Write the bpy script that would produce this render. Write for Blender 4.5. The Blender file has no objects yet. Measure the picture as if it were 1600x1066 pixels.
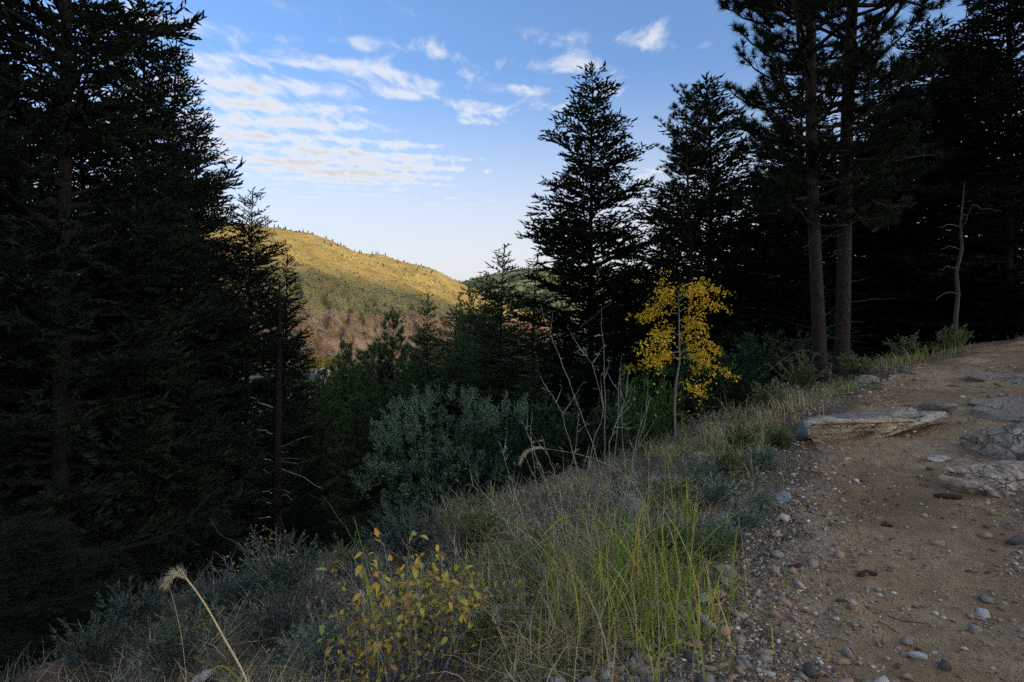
import bpy, math, random
import numpy as np

# ------------------------------------------------------------------ camera, sky, sun, exposure
SC = bpy.context.scene
COL = SC.collection
F = 889.0            # focal length in photo pixels (1600 wide)
HORIZON = 500.0
EYE = 1.55

cam_d = bpy.data.cameras.new('camera')
cam_d.sensor_width = 36.0
cam_d.lens = 36.0 * F / 1600.0
cam_d.shift_y = (HORIZON - 533.0) / 1600.0
cam_d.clip_start = 0.05
cam_d.clip_end = 9000.0
cam = bpy.data.objects.new('camera', cam_d)
cam.location = (0, 0, EYE)
cam.rotation_euler = (math.radians(90), 0, 0)
COL.objects.link(cam)
SC.camera = cam

SUN_AZ = math.atan2(0.80, -0.60)      # clockwise from +Y
SUN_EL = math.radians(11.0)
SKY_STRENGTH = 0.15
EXPOSURE = 1.45
CLOUD = (2.1, 2.1, 2.15)             # cloud radiance before SKY_STRENGTH is applied

sun_d = bpy.data.lights.new('sun', 'SUN')
sun_d.energy = 2.0
sun_d.angle = math.radians(0.9)
sun_d.color = (1.0, 0.80, 0.45)
sun = bpy.data.objects.new('sun', sun_d)
from mathutils import Vector, Matrix
sdir = Vector((math.sin(SUN_AZ) * math.cos(SUN_EL), math.cos(SUN_AZ) * math.cos(SUN_EL), math.sin(SUN_EL)))
sun.rotation_euler = sdir.to_track_quat('Z', 'Y').to_euler()
COL.objects.link(sun)

world = bpy.data.worlds.new('World')
SC.world = world
world.use_nodes = True


def build_sky():
    nt = world.node_tree
    nt.nodes.clear()
    N = nt.nodes.new
    L = nt.links.new
    out = N('ShaderNodeOutputWorld')
    bg = N('ShaderNodeBackground')
    bg.inputs['Strength'].default_value = SKY_STRENGTH
    L(bg.outputs[0], out.inputs[0])
    sky = N('ShaderNodeTexSky')
    sky.sky_type = 'NISHITA'
    sky.sun_disc = False
    sky.sun_elevation = SUN_EL
    sky.sun_rotation = SUN_AZ
    sky.altitude = 0
    sky.air_density = 1.0
    sky.dust_density = 5.0
    sky.ozone_density = 2.0
    tc = N('ShaderNodeTexCoord')
    sep = N('ShaderNodeSeparateXYZ')
    L(tc.outputs['Generated'], sep.inputs[0])

    def m(op, a, b=None, c=None, clamp=False):
        n = N('ShaderNodeMath')
        n.operation = op
        n.use_clamp = clamp
        for i, v in enumerate((a, b, c)):
            if v is None:
                continue
            if hasattr(v, 'links'):
                L(v, n.inputs[i])
            else:
                n.inputs[i].default_value = v
        return n.outputs[0]
    z = m('MAXIMUM', sep.outputs[2], 0.015)
    u = m('DIVIDE', sep.outputs[0], z)
    v = m('DIVIDE', sep.outputs[1], z)
    comb = N('ShaderNodeCombineXYZ')
    L(u, comb.inputs[0])
    L(v, comb.inputs[1])
    P = comb.outputs[0]

    def mapping(scale, rot=0.0, loc=(0, 0, 0), src=None):
        n = N('ShaderNodeMapping')
        n.inputs['Scale'].default_value = scale
        n.inputs['Rotation'].default_value = (0, 0, rot)
        n.inputs['Location'].default_value = loc
        L(src or P, n.inputs[0])
        return n.outputs[0]

    def noise(vec, scale, detail=4, rough=0.55, dist=0.0):
        n = N('ShaderNodeTexNoise')
        n.inputs['Scale'].default_value = scale
        n.inputs['Detail'].default_value = detail
        n.inputs['Roughness'].default_value = rough
        n.inputs['Distortion'].default_value = dist
        L(vec, n.inputs['Vector'])
        return n.outputs[0]

    def rng(x, a, b, c=0.0, d=1.0, smooth=True):
        n = N('ShaderNodeMapRange')
        n.interpolation_type = 'SMOOTHSTEP' if smooth else 'LINEAR'
        n.inputs[1].default_value = a
        n.inputs[2].default_value = b
        n.inputs[3].default_value = c
        n.inputs[4].default_value = d
        L(x, n.inputs[0])
        return n.outputs[0]
    # banks of altocumulus: centres and sizes on the cloud sheet
    banks = [(430, 170, 190, 95, 1.05), (540, 264, 250, 58, 1.2), (360, 220, 150, 110, 1.0), (455, 95, 120, 34, 0.75),
             (585, 112, 95, 44, 0.85), (640, 140, 70, 26, 0.8), (270, 45, 90, 60, 0.85), (747, 180, 66, 30, 0.95), (735, 115, 40, 18, 0.7),
             (905, 98, 60, 30, 0.85), (825, 142, 50, 18, 0.75), (950, 135, 45, 26, 0.75), (1015, 52, 70, 34, 0.75), (435, 308, 110, 26, 0.8),
             (700, 322, 210, 52, 0.66), (560, 90, 380, 90, 0.36), (930, 90, 260, 70, 0.33), (330, 90, 120, 60, 0.7), (820, 165, 140, 40, 0.52), (620, 306, 130, 34, 0.7), (1015, 276, 36, 26, 0.95), (560, 400, 260, 22, 0.35)]
    acc = None
    for (px, py, rx, ry, w) in banks:
        k = HORIZON - py
        cx, cy = (px - 800) / k, F / k
        sx, sy = k / rx, k * k / (ry * F)
        n = N('ShaderNodeMapping')
        n.vector_type = 'POINT'
        n.inputs['Scale'].default_value = (sx, sy, 1)
        n.inputs['Location'].default_value = (-cx * sx, -cy * sy, 0)
        L(P, n.inputs[0])
        ln = N('ShaderNodeVectorMath')
        ln.operation = 'LENGTH'
        L(n.outputs[0], ln.inputs[0])
        val = rng(ln.outputs['Value'], 0.15, 1.4, w, 0.0)
        acc = val if acc is None else m('MAXIMUM', acc, val)
    # unseen clouds added behind and overhead, spread wide to raise the ambient light
    scat = rng(noise(P, 0.55, 3), 0.50, 0.68, 0.0, 0.85)
    ahead = rng(v, 0.2, 1.3, 1.0, 0.0)
    acc = m('MAXIMUM', acc, m('MULTIPLY', scat, ahead))
    # ripples: rows of torn cloudlets
    wn = N('ShaderNodeTexNoise')
    wn.inputs['Scale'].default_value = 1.7
    wn.inputs['Detail'].default_value = 3
    L(P, wn.inputs['Vector'])
    wc = N('ShaderNodeVectorMath')
    wc.operation = 'MULTIPLY_ADD'
    wc.inputs[1].default_value = (0.34, 0.22, 0)
    L(wn.outputs['Color'], wc.inputs[0])
    L(P, wc.inputs[2])
    Pw = wc.outputs[0]
    wv = N('ShaderNodeTexWave')
    wv.wave_type = 'BANDS'
    wv.bands_direction = 'Y'
    wv.inputs['Scale'].default_value = 1.35
    wv.inputs['Distortion'].default_value = 2.2
    wv.inputs['Detail'].default_value = 4
    wv.inputs['Detail Scale'].default_value = 2.0
    L(mapping((1, 1, 1), rot=math.radians(-12), src=Pw), wv.inputs['Vector'])
    fine = noise(mapping((7.0, 3.6, 1), rot=math.radians(-8), src=Pw), 1.0, 8, 0.60, 0.2)
    big = noise(mapping((1.5, 2.2, 1), loc=(3.1, 1.7, 0)), 1.0, 4, 0.5)
    grain = noise(mapping((22, 11, 1), src=Pw), 1.0, 6, 0.62)
    c5 = lambda x, k: m('MULTIPLY', m('SUBTRACT', x, 0.5), k)
    tex = m('ADD', m('ADD', c5(wv.outputs['Fac'], 0.46), c5(grain, 1.05)), m('ADD', c5(fine, 2.3), c5(big, 0.9)))
    dens = m('ADD', tex, m('SUBTRACT', m('MULTIPLY', acc, 1.25), 0.60))
    alpha = rng(dens, -0.20, 1.10)
    alpha = m('MULTIPLY', alpha, rng(acc, 0.02, 0.30))
    # thin veil low over the ridges
    low = rng(sep.outputs[2], 0.06, 0.42, 0.86, 0.0)
    alpha = m('MULTIPLY', alpha, 0.95)
    alpha = m('MAXIMUM', alpha, m('MULTIPLY', low, 0.9))
    dark = rng(dens, 0.45, 1.35, 1.10, 0.82)
    cc = N('ShaderNodeVectorMath')
    cc.operation = 'SCALE'
    cc.inputs[0].default_value = CLOUD
    L(dark, cc.inputs['Scale'])
    tint = N('ShaderNodeMix')
    tint.data_type = 'RGBA'
    tint.blend_type = 'MULTIPLY'
    tint.inputs[0].default_value = 1.0
    L(sky.outputs[0], tint.inputs[6])
    tint.inputs[7].default_value = (0.62, 0.74, 0.95, 1)
    mix = N('ShaderNodeMix')
    mix.data_type = 'RGBA'
    L(alpha, mix.inputs[0])
    L(tint.outputs[2], mix.inputs[6])
    L(cc.outputs[0], mix.inputs[7])
    L(mix.outputs[2], bg.inputs['Color'])


build_sky()
world.cycles.sampling_method = 'MANUAL'
world.cycles.sample_map_resolution = 256
SC.view_settings.view_transform = 'Standard'
SC.view_settings.look = 'None'
SC.view_settings.gamma = 1.0
SC.view_settings.exposure = EXPOSURE
SC.view_settings.use_curve_mapping = False
SC.cycles.use_denoising = False
SC.cycles.max_bounces = 4
SC.cycles.diffuse_bounces = 2
SC.cycles.glossy_bounces = 1
SC.cycles.transmission_bounces = 2
SC.cycles.transparent_max_bounces = 4
SC.cycles.use_adaptive_sampling = True
SC.cycles.adaptive_threshold = 0.008


# ------------------------------------------------------------------ helpers
def hash2(ix, iy, seed):
    h = (ix.astype(np.int64) * 374761393 + iy.astype(np.int64) * 668265263 + seed * 1442695041) & 0xFFFFFFFF
    h = ((h ^ (h >> 13)) * 1274126177) & 0xFFFFFFFF
    return ((h ^ (h >> 16)) & 0xFFFFFF) / float(0xFFFFFF)


def vnoise(x, y, seed=0):
    x = np.asarray(x, float)
    y = np.asarray(y, float)
    ix, iy = np.floor(x), np.floor(y)
    fx, fy = x - ix, y - iy
    fx, fy = fx * fx * (3 - 2 * fx), fy * fy * (3 - 2 * fy)
    a, b = hash2(ix, iy, seed), hash2(ix + 1, iy, seed)
    c, d = hash2(ix, iy + 1, seed), hash2(ix + 1, iy + 1, seed)
    return (a + (b - a) * fx) * (1 - fy) + (c + (d - c) * fx) * fy - 0.5


def fbm(x, y, octaves=4, seed=0, gain=0.5):
    t, amp = 0, 1.0
    for o in range(octaves):
        t = t + amp * vnoise(np.asarray(x) * 2 ** o, np.asarray(y) * 2 ** o, seed + o * 17)
        amp *= gain
    return t


def fbm3(p, scale, seed=0, octaves=3, gain=0.5):
    q = p * scale
    return (fbm(q[:, 0] + 0.37 * q[:, 2], q[:, 1] - 0.21 * q[:, 2], octaves, seed, gain)
            + fbm(q[:, 1] + 11.3, q[:, 2] * 1.07 + 0.3 * q[:, 0], octaves, seed + 91, gain)
            + fbm(q[:, 2] - 5.1, q[:, 0] * 0.93, octaves, seed + 57, gain)) / 1.7


def norm(v):
    v = np.asarray(v, float)
    return v / np.maximum(np.linalg.norm(v, axis=-1, keepdims=True), 1e-9)


class MB:
    """collects vertices and faces for ONE mesh"""
    def __init__(self):
        self.v, self.f, self.n = [], [], 0

    def add(self, v, f):
        v = np.asarray(v, np.float32).reshape(-1, 3)
        f = np.asarray(f, np.int64)
        self.v.append(v)
        self.f.append(f + self.n)
        self.n += len(v)

    def tube(self, pts, rad, sides=6, cap=True):
        pts = np.asarray(pts, float)
        rad = np.asarray(rad, float) * np.ones(len(pts))
        M = len(pts)
        t = norm(np.gradient(pts, axis=0))
        ref = np.array([0.0, 0, 1]) if abs(t[0, 2]) < 0.9 else np.array([1.0, 0, 0])
        a = norm(np.cross(t, ref))
        b = np.cross(t, a)
        ang = np.arange(sides) * 2 * math.pi / sides
        ring = a[:, None, :] * np.cos(ang)[None, :, None] + b[:, None, :] * np.sin(ang)[None, :, None]
        v = pts[:, None, :] + ring * rad[:, None, None]
        i = np.arange(M - 1)[:, None] * sides
        j = np.arange(sides)[None, :]
        k = (j + 1) % sides
        q = np.stack([i + j, i + k, i + sides + k, i + sides + j], -1).reshape(-1, 4)
        self.add(v.reshape(-1, 3), q)

    def box(self, lo, hi):
        x0, y0, z0 = lo
        x1, y1, z1 = hi
        v = [(x0, y0, z0), (x1, y0, z0), (x1, y1, z0), (x0, y1, z0), (x0, y0, z1), (x1, y0, z1), (x1, y1, z1), (x0, y1, z1)]
        self.add(v, [(0, 3, 2, 1), (4, 5, 6, 7), (0, 1, 5, 4), (1, 2, 6, 5), (2, 3, 7, 6), (3, 0, 4, 7)])

    def mesh(self, name, mat, smooth=False):
        me = bpy.data.meshes.new(name)
        v = np.concatenate(self.v) if self.v else np.zeros((0, 3), np.float32)
        me.vertices.add(len(v))
        me.vertices.foreach_set('co', v.astype(np.float32).ravel())
        loops, starts, o = [], [], 0
        for f in self.f:
            k = f.shape[1]
            loops.append(f.ravel())
            starts.append(o + np.arange(len(f)) * k)
            o += f.size
        loops = np.concatenate(loops).astype(np.int32)
        starts = np.concatenate(starts).astype(np.int32)
        me.loops.add(len(loops))
        me.loops.foreach_set('vertex_index', loops)
        me.polygons.add(len(starts))
        me.polygons.foreach_set('loop_start', starts)
        if smooth:
            me.polygons.foreach_set('use_smooth', np.ones(len(starts), bool))
        me.materials.append(mat)
        me.update(calc_edges=True)
        return me


def put(name, me, parent=None, loc=None, rot=None, scale=None):
    o = bpy.data.objects.new(name, me)
    COL.objects.link(o)
    if parent is not None:
        o.parent = parent
    if loc is not None:
        o.location = loc
    if rot is not None:
        o.rotation_euler = rot
    if scale is not None:
        o.scale = scale if hasattr(scale, '__len__') else (scale,) * 3
    return o


def tag(o, label=None, cat=None, group=None, kind=None):
    if label:
        o['label'] = label
    if cat:
        o['category'] = cat
    if group:
        o['group'] = group
    if kind:
        o['kind'] = kind
    return o


def thing(name, label, cat, loc, rz=0.0, group=None, scale=None):
    return tag(put(name, None, None, loc, (0, 0, rz), scale), label, cat, group)


# ------------------------------------------------------------------ materials
def new_mat(name):
    m = bpy.data.materials.new(name)
    m.use_nodes = True
    nt = m.node_tree
    b = nt.nodes['Principled BSDF']
    b.inputs['Specular IOR Level'].default_value = 0.25
    return m, nt, b


def ramp(nt, fac, stops, interp='LINEAR'):
    n = nt.nodes.new('ShaderNodeValToRGB')
    n.color_ramp.interpolation = interp
    e = n.color_ramp.elements
    while len(e) < len(stops):
        e.new(0.5)
    for i, (p, c) in enumerate(stops):
        e[i].position = p
        e[i].color = (*c, 1)
    nt.links.new(fac, n.inputs[0])
    return n.outputs[0]


def tex_noise(nt, scale, detail=4, rough=0.55, coord='Object', dist=0.0, mscale=None, rot=None):
    n = nt.nodes.new('ShaderNodeTexNoise')
    n.inputs['Scale'].default_value = scale
    n.inputs['Detail'].default_value = detail
    n.inputs['Roughness'].default_value = rough
    n.inputs['Distortion'].default_value = dist
    tc = nt.nodes.new('ShaderNodeTexCoord')
    src = tc.outputs[coord]
    if mscale:
        mp = nt.nodes.new('ShaderNodeMapping')
        mp.inputs['Scale'].default_value = mscale
        if rot:
            mp.inputs['Rotation'].default_value = rot
        nt.links.new(src, mp.inputs[0])
        src = mp.outputs[0]
    nt.links.new(src, n.inputs['Vector'])
    return n.outputs[0]


def mixc(nt, fac, a, b, blend='MIX'):
    n = nt.nodes.new('ShaderNodeMix')
    n.data_type = 'RGBA'
    n.blend_type = blend
    for i, v in ((0, fac), (6, a), (7, b)):
        if hasattr(v, 'links'):
            nt.links.new(v, n.inputs[i])
        elif i == 0:
            n.inputs[0].default_value = v
        else:
            n.inputs[i].default_value = (*v, 1)
    return n.outputs[2]


def maprange(nt, x, a, b, c=0.0, d=1.0):
    n = nt.nodes.new('ShaderNodeMapRange')
    n.interpolation_type = 'SMOOTHSTEP'
    for i, v in ((1, a), (2, b), (3, c), (4, d)):
        n.inputs[i].default_value = v
    nt.links.new(x, n.inputs[0])
    return n.outputs[0]


def math_n(nt, op, a, b=0.0):
    n = nt.nodes.new('ShaderNodeMath')
    n.operation = op
    for i, v in enumerate((a, b)):
        if hasattr(v, 'links'):
            nt.links.new(v, n.inputs[i])
        else:
            n.inputs[i].default_value = v
    return n.outputs[0]


def bump(nt, b, height, strength=0.5, dist=0.02):
    n = nt.nodes.new('ShaderNodeBump')
    n.inputs['Strength'].default_value = strength
    n.inputs['Distance'].default_value = dist
    nt.links.new(height, n.inputs['Height'])
    nt.links.new(n.outputs[0], b.inputs['Normal'])


def island(nt):
    return nt.nodes.new('ShaderNodeNewGeometry').outputs['Random Per Island']


def leaf_mat(name, stops, trans=0.25, rough=0.55, patch=None, spec=0.2):
    """colour by leaf (random per island), with slow variation through the plant and light through the leaf"""
    m, nt, b = new_mat(name)
    c = ramp(nt, island(nt), stops)
    if patch:
        n = tex_noise(nt, patch[0], 3)
        c = mixc(nt, maprange(nt, n, 0.42, 0.66), c, patch[1])
    nt.links.new(c, b.inputs['Base Color'])
    b.inputs['Roughness'].default_value = rough
    b.inputs['Specular IOR Level'].default_value = spec
    if trans > 0:
        t = nt.nodes.new('ShaderNodeBsdfTranslucent')
        nt.links.new(c, t.inputs[0])
        mx = nt.nodes.new('ShaderNodeMixShader')
        mx.inputs[0].default_value = trans
        nt.links.new(b.outputs[0], mx.inputs[1])
        nt.links.new(t.outputs[0], mx.inputs[2])
        nt.links.new(mx.outputs[0], nt.nodes['Material Output'].inputs[0])
    return m


def bark_mat(name, c0, c1, scale=(14, 14, 3), c2=None, bs=0.8):
    m, nt, b = new_mat(name)
    n = tex_noise(nt, 1.0, 6, 0.65, mscale=scale, dist=0.6)
    c = ramp(nt, n, [(0.32, c0), (0.62, c1)] + ([(0.8, c2)] if c2 else []))
    nt.links.new(c, b.inputs['Base Color'])
    b.inputs['Roughness'].default_value = 0.9
    bump(nt, b, n, bs, 0.03)
    return m


M = {}
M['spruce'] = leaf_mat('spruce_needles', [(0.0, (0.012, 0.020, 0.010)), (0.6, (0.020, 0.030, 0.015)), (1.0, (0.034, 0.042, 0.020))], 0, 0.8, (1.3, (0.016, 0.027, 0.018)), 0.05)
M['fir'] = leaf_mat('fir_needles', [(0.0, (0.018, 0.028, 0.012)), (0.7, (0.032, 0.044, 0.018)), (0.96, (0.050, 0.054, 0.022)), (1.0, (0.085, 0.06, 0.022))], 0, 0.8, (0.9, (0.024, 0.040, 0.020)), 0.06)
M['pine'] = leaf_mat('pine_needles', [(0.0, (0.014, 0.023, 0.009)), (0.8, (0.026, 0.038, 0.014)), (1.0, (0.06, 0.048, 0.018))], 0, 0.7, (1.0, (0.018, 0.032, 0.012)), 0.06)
M['young_pine'] = leaf_mat('young_pine_needles', [(0.0, (0.055, 0.095, 0.028)), (0.8, (0.10, 0.150, 0.048)), (1.0, (0.17, 0.18, 0.065))], 0, 0.8, None, 0.06)
M['juniper'] = leaf_mat('juniper_sprays', [(0.0, (0.10, 0.160, 0.090)), (0.6, (0.165, 0.24, 0.135)), (1.0, (0.235, 0.31, 0.175))], 0, 0.7, (2.2, (0.10, 0.16, 0.07)))
M['aspen_leaf'] = leaf_mat('aspen_leaf', [(0.0, (0.55, 0.26, 0.012)), (0.22, (0.88, 0.50, 0.02)), (0.85, (0.96, 0.66, 0.035)), (1.0, (0.60, 0.56, 0.06))], 0.3, 0.45)
M['bark_dark'] = bark_mat('dark_bark', (0.008, 0.006, 0.005), (0.024, 0.018, 0.014))
M['bark_pine'] = bark_mat('ponderosa_bark', (0.014, 0.010, 0.008), (0.060, 0.038, 0.027), (30, 30, 9), (0.11, 0.078, 0.058), 1.0)
M['bark_grey'] = bark_mat('grey_dead_wood', (0.16, 0.145, 0.125), (0.34, 0.315, 0.28), (20, 20, 4))
M['bark_dead'] = bark_mat('dead_tree_bark', (0.04, 0.031, 0.025), (0.12, 0.098, 0.08), (20, 20, 5))
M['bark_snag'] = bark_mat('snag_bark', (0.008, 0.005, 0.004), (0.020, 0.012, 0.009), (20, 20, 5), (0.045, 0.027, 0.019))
M['bark_aspen'] = bark_mat('aspen_bark', (0.13, 0.115, 0.07), (0.30, 0.275, 0.19), (10, 10, 30), bs=0.3)


# ------------------------------------------------------------------ the lie of the land
EDGE = np.array([  # downhill edge of the trail: x, y, height
    (-420, -540, -8), (-60, -72, -3.0), (-14, -18, -0.9), (-3.4, -4.2, -0.15), (-0.75, 0.2, 0.0), (0.55, 2.43, 0.0), (1.46, 3.7, 0.03), (2.95, 6.1, 0.15),
    (4.9, 8.3, 0.42), (6.75, 10.0, 0.66), (9.45, 12.0, 0.96), (13, 14.0, 1.16), (18, 15.6, 1.25), (27, 17.5, 1.2), (60, 40, 1.0), (420, 540, 0.0)], float)
FALL_D = np.array([-2600, -1800, -1500, -1300, -700, -120, -20, -8, -4.2, -2.5, -1.2, 0, 0.5, 1.5, 3, 6, 10, 20, 35, 52, 75, 4000])
FALL_Z = np.array([145, 338, 388, 362, 186, 29, 5.5, 2.6, 0.75, 0.16, 0.04, 0, -0.08, -0.38, -1.10, -2.80, -5.2, -10.2, -15.8, -18.6, -19.2, -19.2])
# smooth table
_dd = np.concatenate([-np.geomspace(2600, 0.02, 900), np.geomspace(0.02, 4000, 900)])
_zz = np.interp(_dd, FALL_D, FALL_Z)
_k = np.hanning(61)
_k /= _k.sum()
_zz = np.convolve(np.pad(_zz, 30, mode='edge'), _k, mode='valid')


def trail_sd(x, y):
    x = np.asarray(x, float)
    y = np.asarray(y, float)
    best = np.full(x.shape, 1e18)
    sd = np.zeros(x.shape)
    zt = np.zeros(x.shape)
    for a, b in zip(EDGE[:-1], EDGE[1:]):
        dx, dy = b[0] - a[0], b[1] - a[1]
        L2 = dx * dx + dy * dy
        t = np.clip(((x - a[0]) * dx + (y - a[1]) * dy) / L2, 0, 1)
        ex, ey = x - (a[0] + t * dx), y - (a[1] + t * dy)
        d2 = ex * ex + ey * ey
        m = d2 < best
        side = np.sign(dx * ey - dy * ex)
        best = np.where(m, d2, best)
        sd = np.where(m, side * np.sqrt(d2), sd)
        zt = np.where(m, a[2] + t * (b[2] - a[2]), zt)
    return sd, zt


def smooth01(x, a, b):
    t = np.clip((x - a) / (b - a), 0, 1)
    return t * t * (3 - 2 * t)


def ground_z(x, y):
    x = np.asarray(x, float)
    y = np.asarray(y, float)
    d, zt = trail_sd(x, y)
    d = d + 0.5 * vnoise(x * 0.55, y * 0.55, 5) * smooth01(np.abs(d), 0.0, 2.0) + 0.22 * vnoise(x * 1.6, y * 1.6, 6)
    fall = np.interp(d, _dd, _zz)
    v = 0.6 * x + 0.8 * y                       # the ridge behind sinks up the valley
    fall = np.where(d < -30, fall * np.clip(1 - 0.00040 * (v - 260), 0.3, 1.12), fall)
    off = smooth01(d, 0.1, 2.5) + smooth01(-d, 2.2, 4.5)
    rough = 0.30 * off * fbm(x * 0.45, y * 0.45, 3, 21) + 0.30 * (0.07 + off) * fbm(x * 1.7, y * 1.7, 4, 31, 0.6)
    far = smooth01(np.hypot(x, y), 25, 160)
    rough = rough + far * 9.0 * fbm(x * 0.012, y * 0.012, 4, 41) * (smooth01(-d, 25, 120) + 0.12)
    shoulder = 0.95 * np.exp(-((x + 4.2) / 3.0) ** 2 - ((y - 6.0) / 2.6) ** 2)
    hump = shoulder + 0.05 * fbm(x * 0.9, y * 0.9, 2, 61) * (1 - np.clip(off, 0, 1))
    return zt * (1 - smooth01(np.abs(d), 30, 120)) + fall + rough + hump


def gz(x, y):
    return float(ground_z(np.array([x]), np.array([y]))[0])


def at(px, py, Y):
    return np.array([(px - 800.0) / F * Y, Y, EYE - (py - HORIZON) / F * Y])


def hit(px, py, y0=1.2, y1=120.0):
    """where the line of sight through a photo pixel meets the ground"""
    Y = np.geomspace(y0, y1, 1500)
    x = (px - 800.0) / F * Y
    z = EYE - (py - HORIZON) / F * Y
    g = ground_z(x, Y)
    i = int(np.argmax(z <= g)) if (z <= g).any() else len(Y) - 1
    return np.array([x[i], Y[i], g[i]])


def build_ground():
    n = 300
    a = 1.75
    U = math.asinh(4200 / a)
    u = np.linspace(-U, U, n)
    g = a * np.sinh(u)
    X, Y = np.meshgrid(g + 1.0, g + 4.5)
    Z = ground_z(X, Y)
    # lowered a little where the trail's own sheet lies
    i = np.arange(n - 1)[:, None] * n + np.arange(n - 1)[None, :]
    q = np.stack([i, i + 1, i + n + 1, i + n], -1).reshape(-1, 4)
    mb = MB()
    mb.add(np.stack([X, Y, Z], -1).reshape(-1, 3), q)
    m, nt, b = new_mat('forest_floor')
    n1 = tex_noise(nt, 1.3, 6, 0.65)
    n2 = tex_noise(nt, 22.0, 5, 0.7)
    c = ramp(nt, n1, [(0.30, (0.09, 0.058, 0.03)), (0.50, (0.19, 0.125, 0.066)), (0.70, (0.33, 0.23, 0.13))])
    c = mixc(nt, maprange(nt, n2, 0.45, 0.7), c, (0.07, 0.05, 0.032))
    vo = nt.nodes.new('ShaderNodeTexVoronoi')
    vo.inputs['Scale'].default_value = 38
    tc = nt.nodes.new('ShaderNodeTexCoord')
    sp = nt.nodes.new('ShaderNodeSeparateXYZ')
    nt.links.new(tc.outputs['Object'], sp.inputs[0])
    meadow = ramp(nt, tex_noise(nt, 0.05, 5, 0.65), [(0.35, (0.10, 0.10, 0.035)), (0.55, (0.24, 0.19, 0.075)), (0.7, (0.33, 0.25, 0.12))])
    c = mixc(nt, maprange(nt, sp.outputs[2], -17.5, -12.0, 1.0, 0.0), c, meadow)
    nt.links.new(tc.outputs['Object'], vo.inputs['Vector'])
    nt.links.new(c, b.inputs['Base Color'])
    b.inputs['Roughness'].default_value = 0.95
    h = math_n(nt, 'ADD', n2, math_n(nt, 'MULTIPLY', vo.outputs['Distance'], 0.6))
    bump(nt, b, h, 0.9, 0.04)
    tag(put('ground', mb.mesh('ground', m, True)), kind='structure')


TRAIL_W = 2.75


def trail_top(x, y):
    """height of whatever one stands on: the trail's own sheet where it lies, else the ground"""
    d, _ = trail_sd(x, y)
    d = d + 0.55 * fbm(np.asarray(x) * 1.5, np.asarray(y) * 1.5, 3, 91) + 0.12
    e = smooth01(d, -0.35, 0.15) + smooth01(-d, TRAIL_W - 0.4, TRAIL_W + 0.1)
    x = np.asarray(x, float)
    y = np.asarray(y, float)
    fine = 0.034 * fbm(x * 3.3, y * 3.3, 4, 71, 0.6) + 0.012 * fbm(x * 15, y * 15, 2, 81)
    return ground_z(x, y) + (0.022 + fine) * (1 - np.clip(e, 0, 1)) - 0.035 * np.clip(e, 0, 1)


def stand(x, y):
    x = np.asarray(x, float)
    y = np.asarray(y, float)
    return np.maximum(ground_z(x, y), trail_top(x, y))


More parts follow.
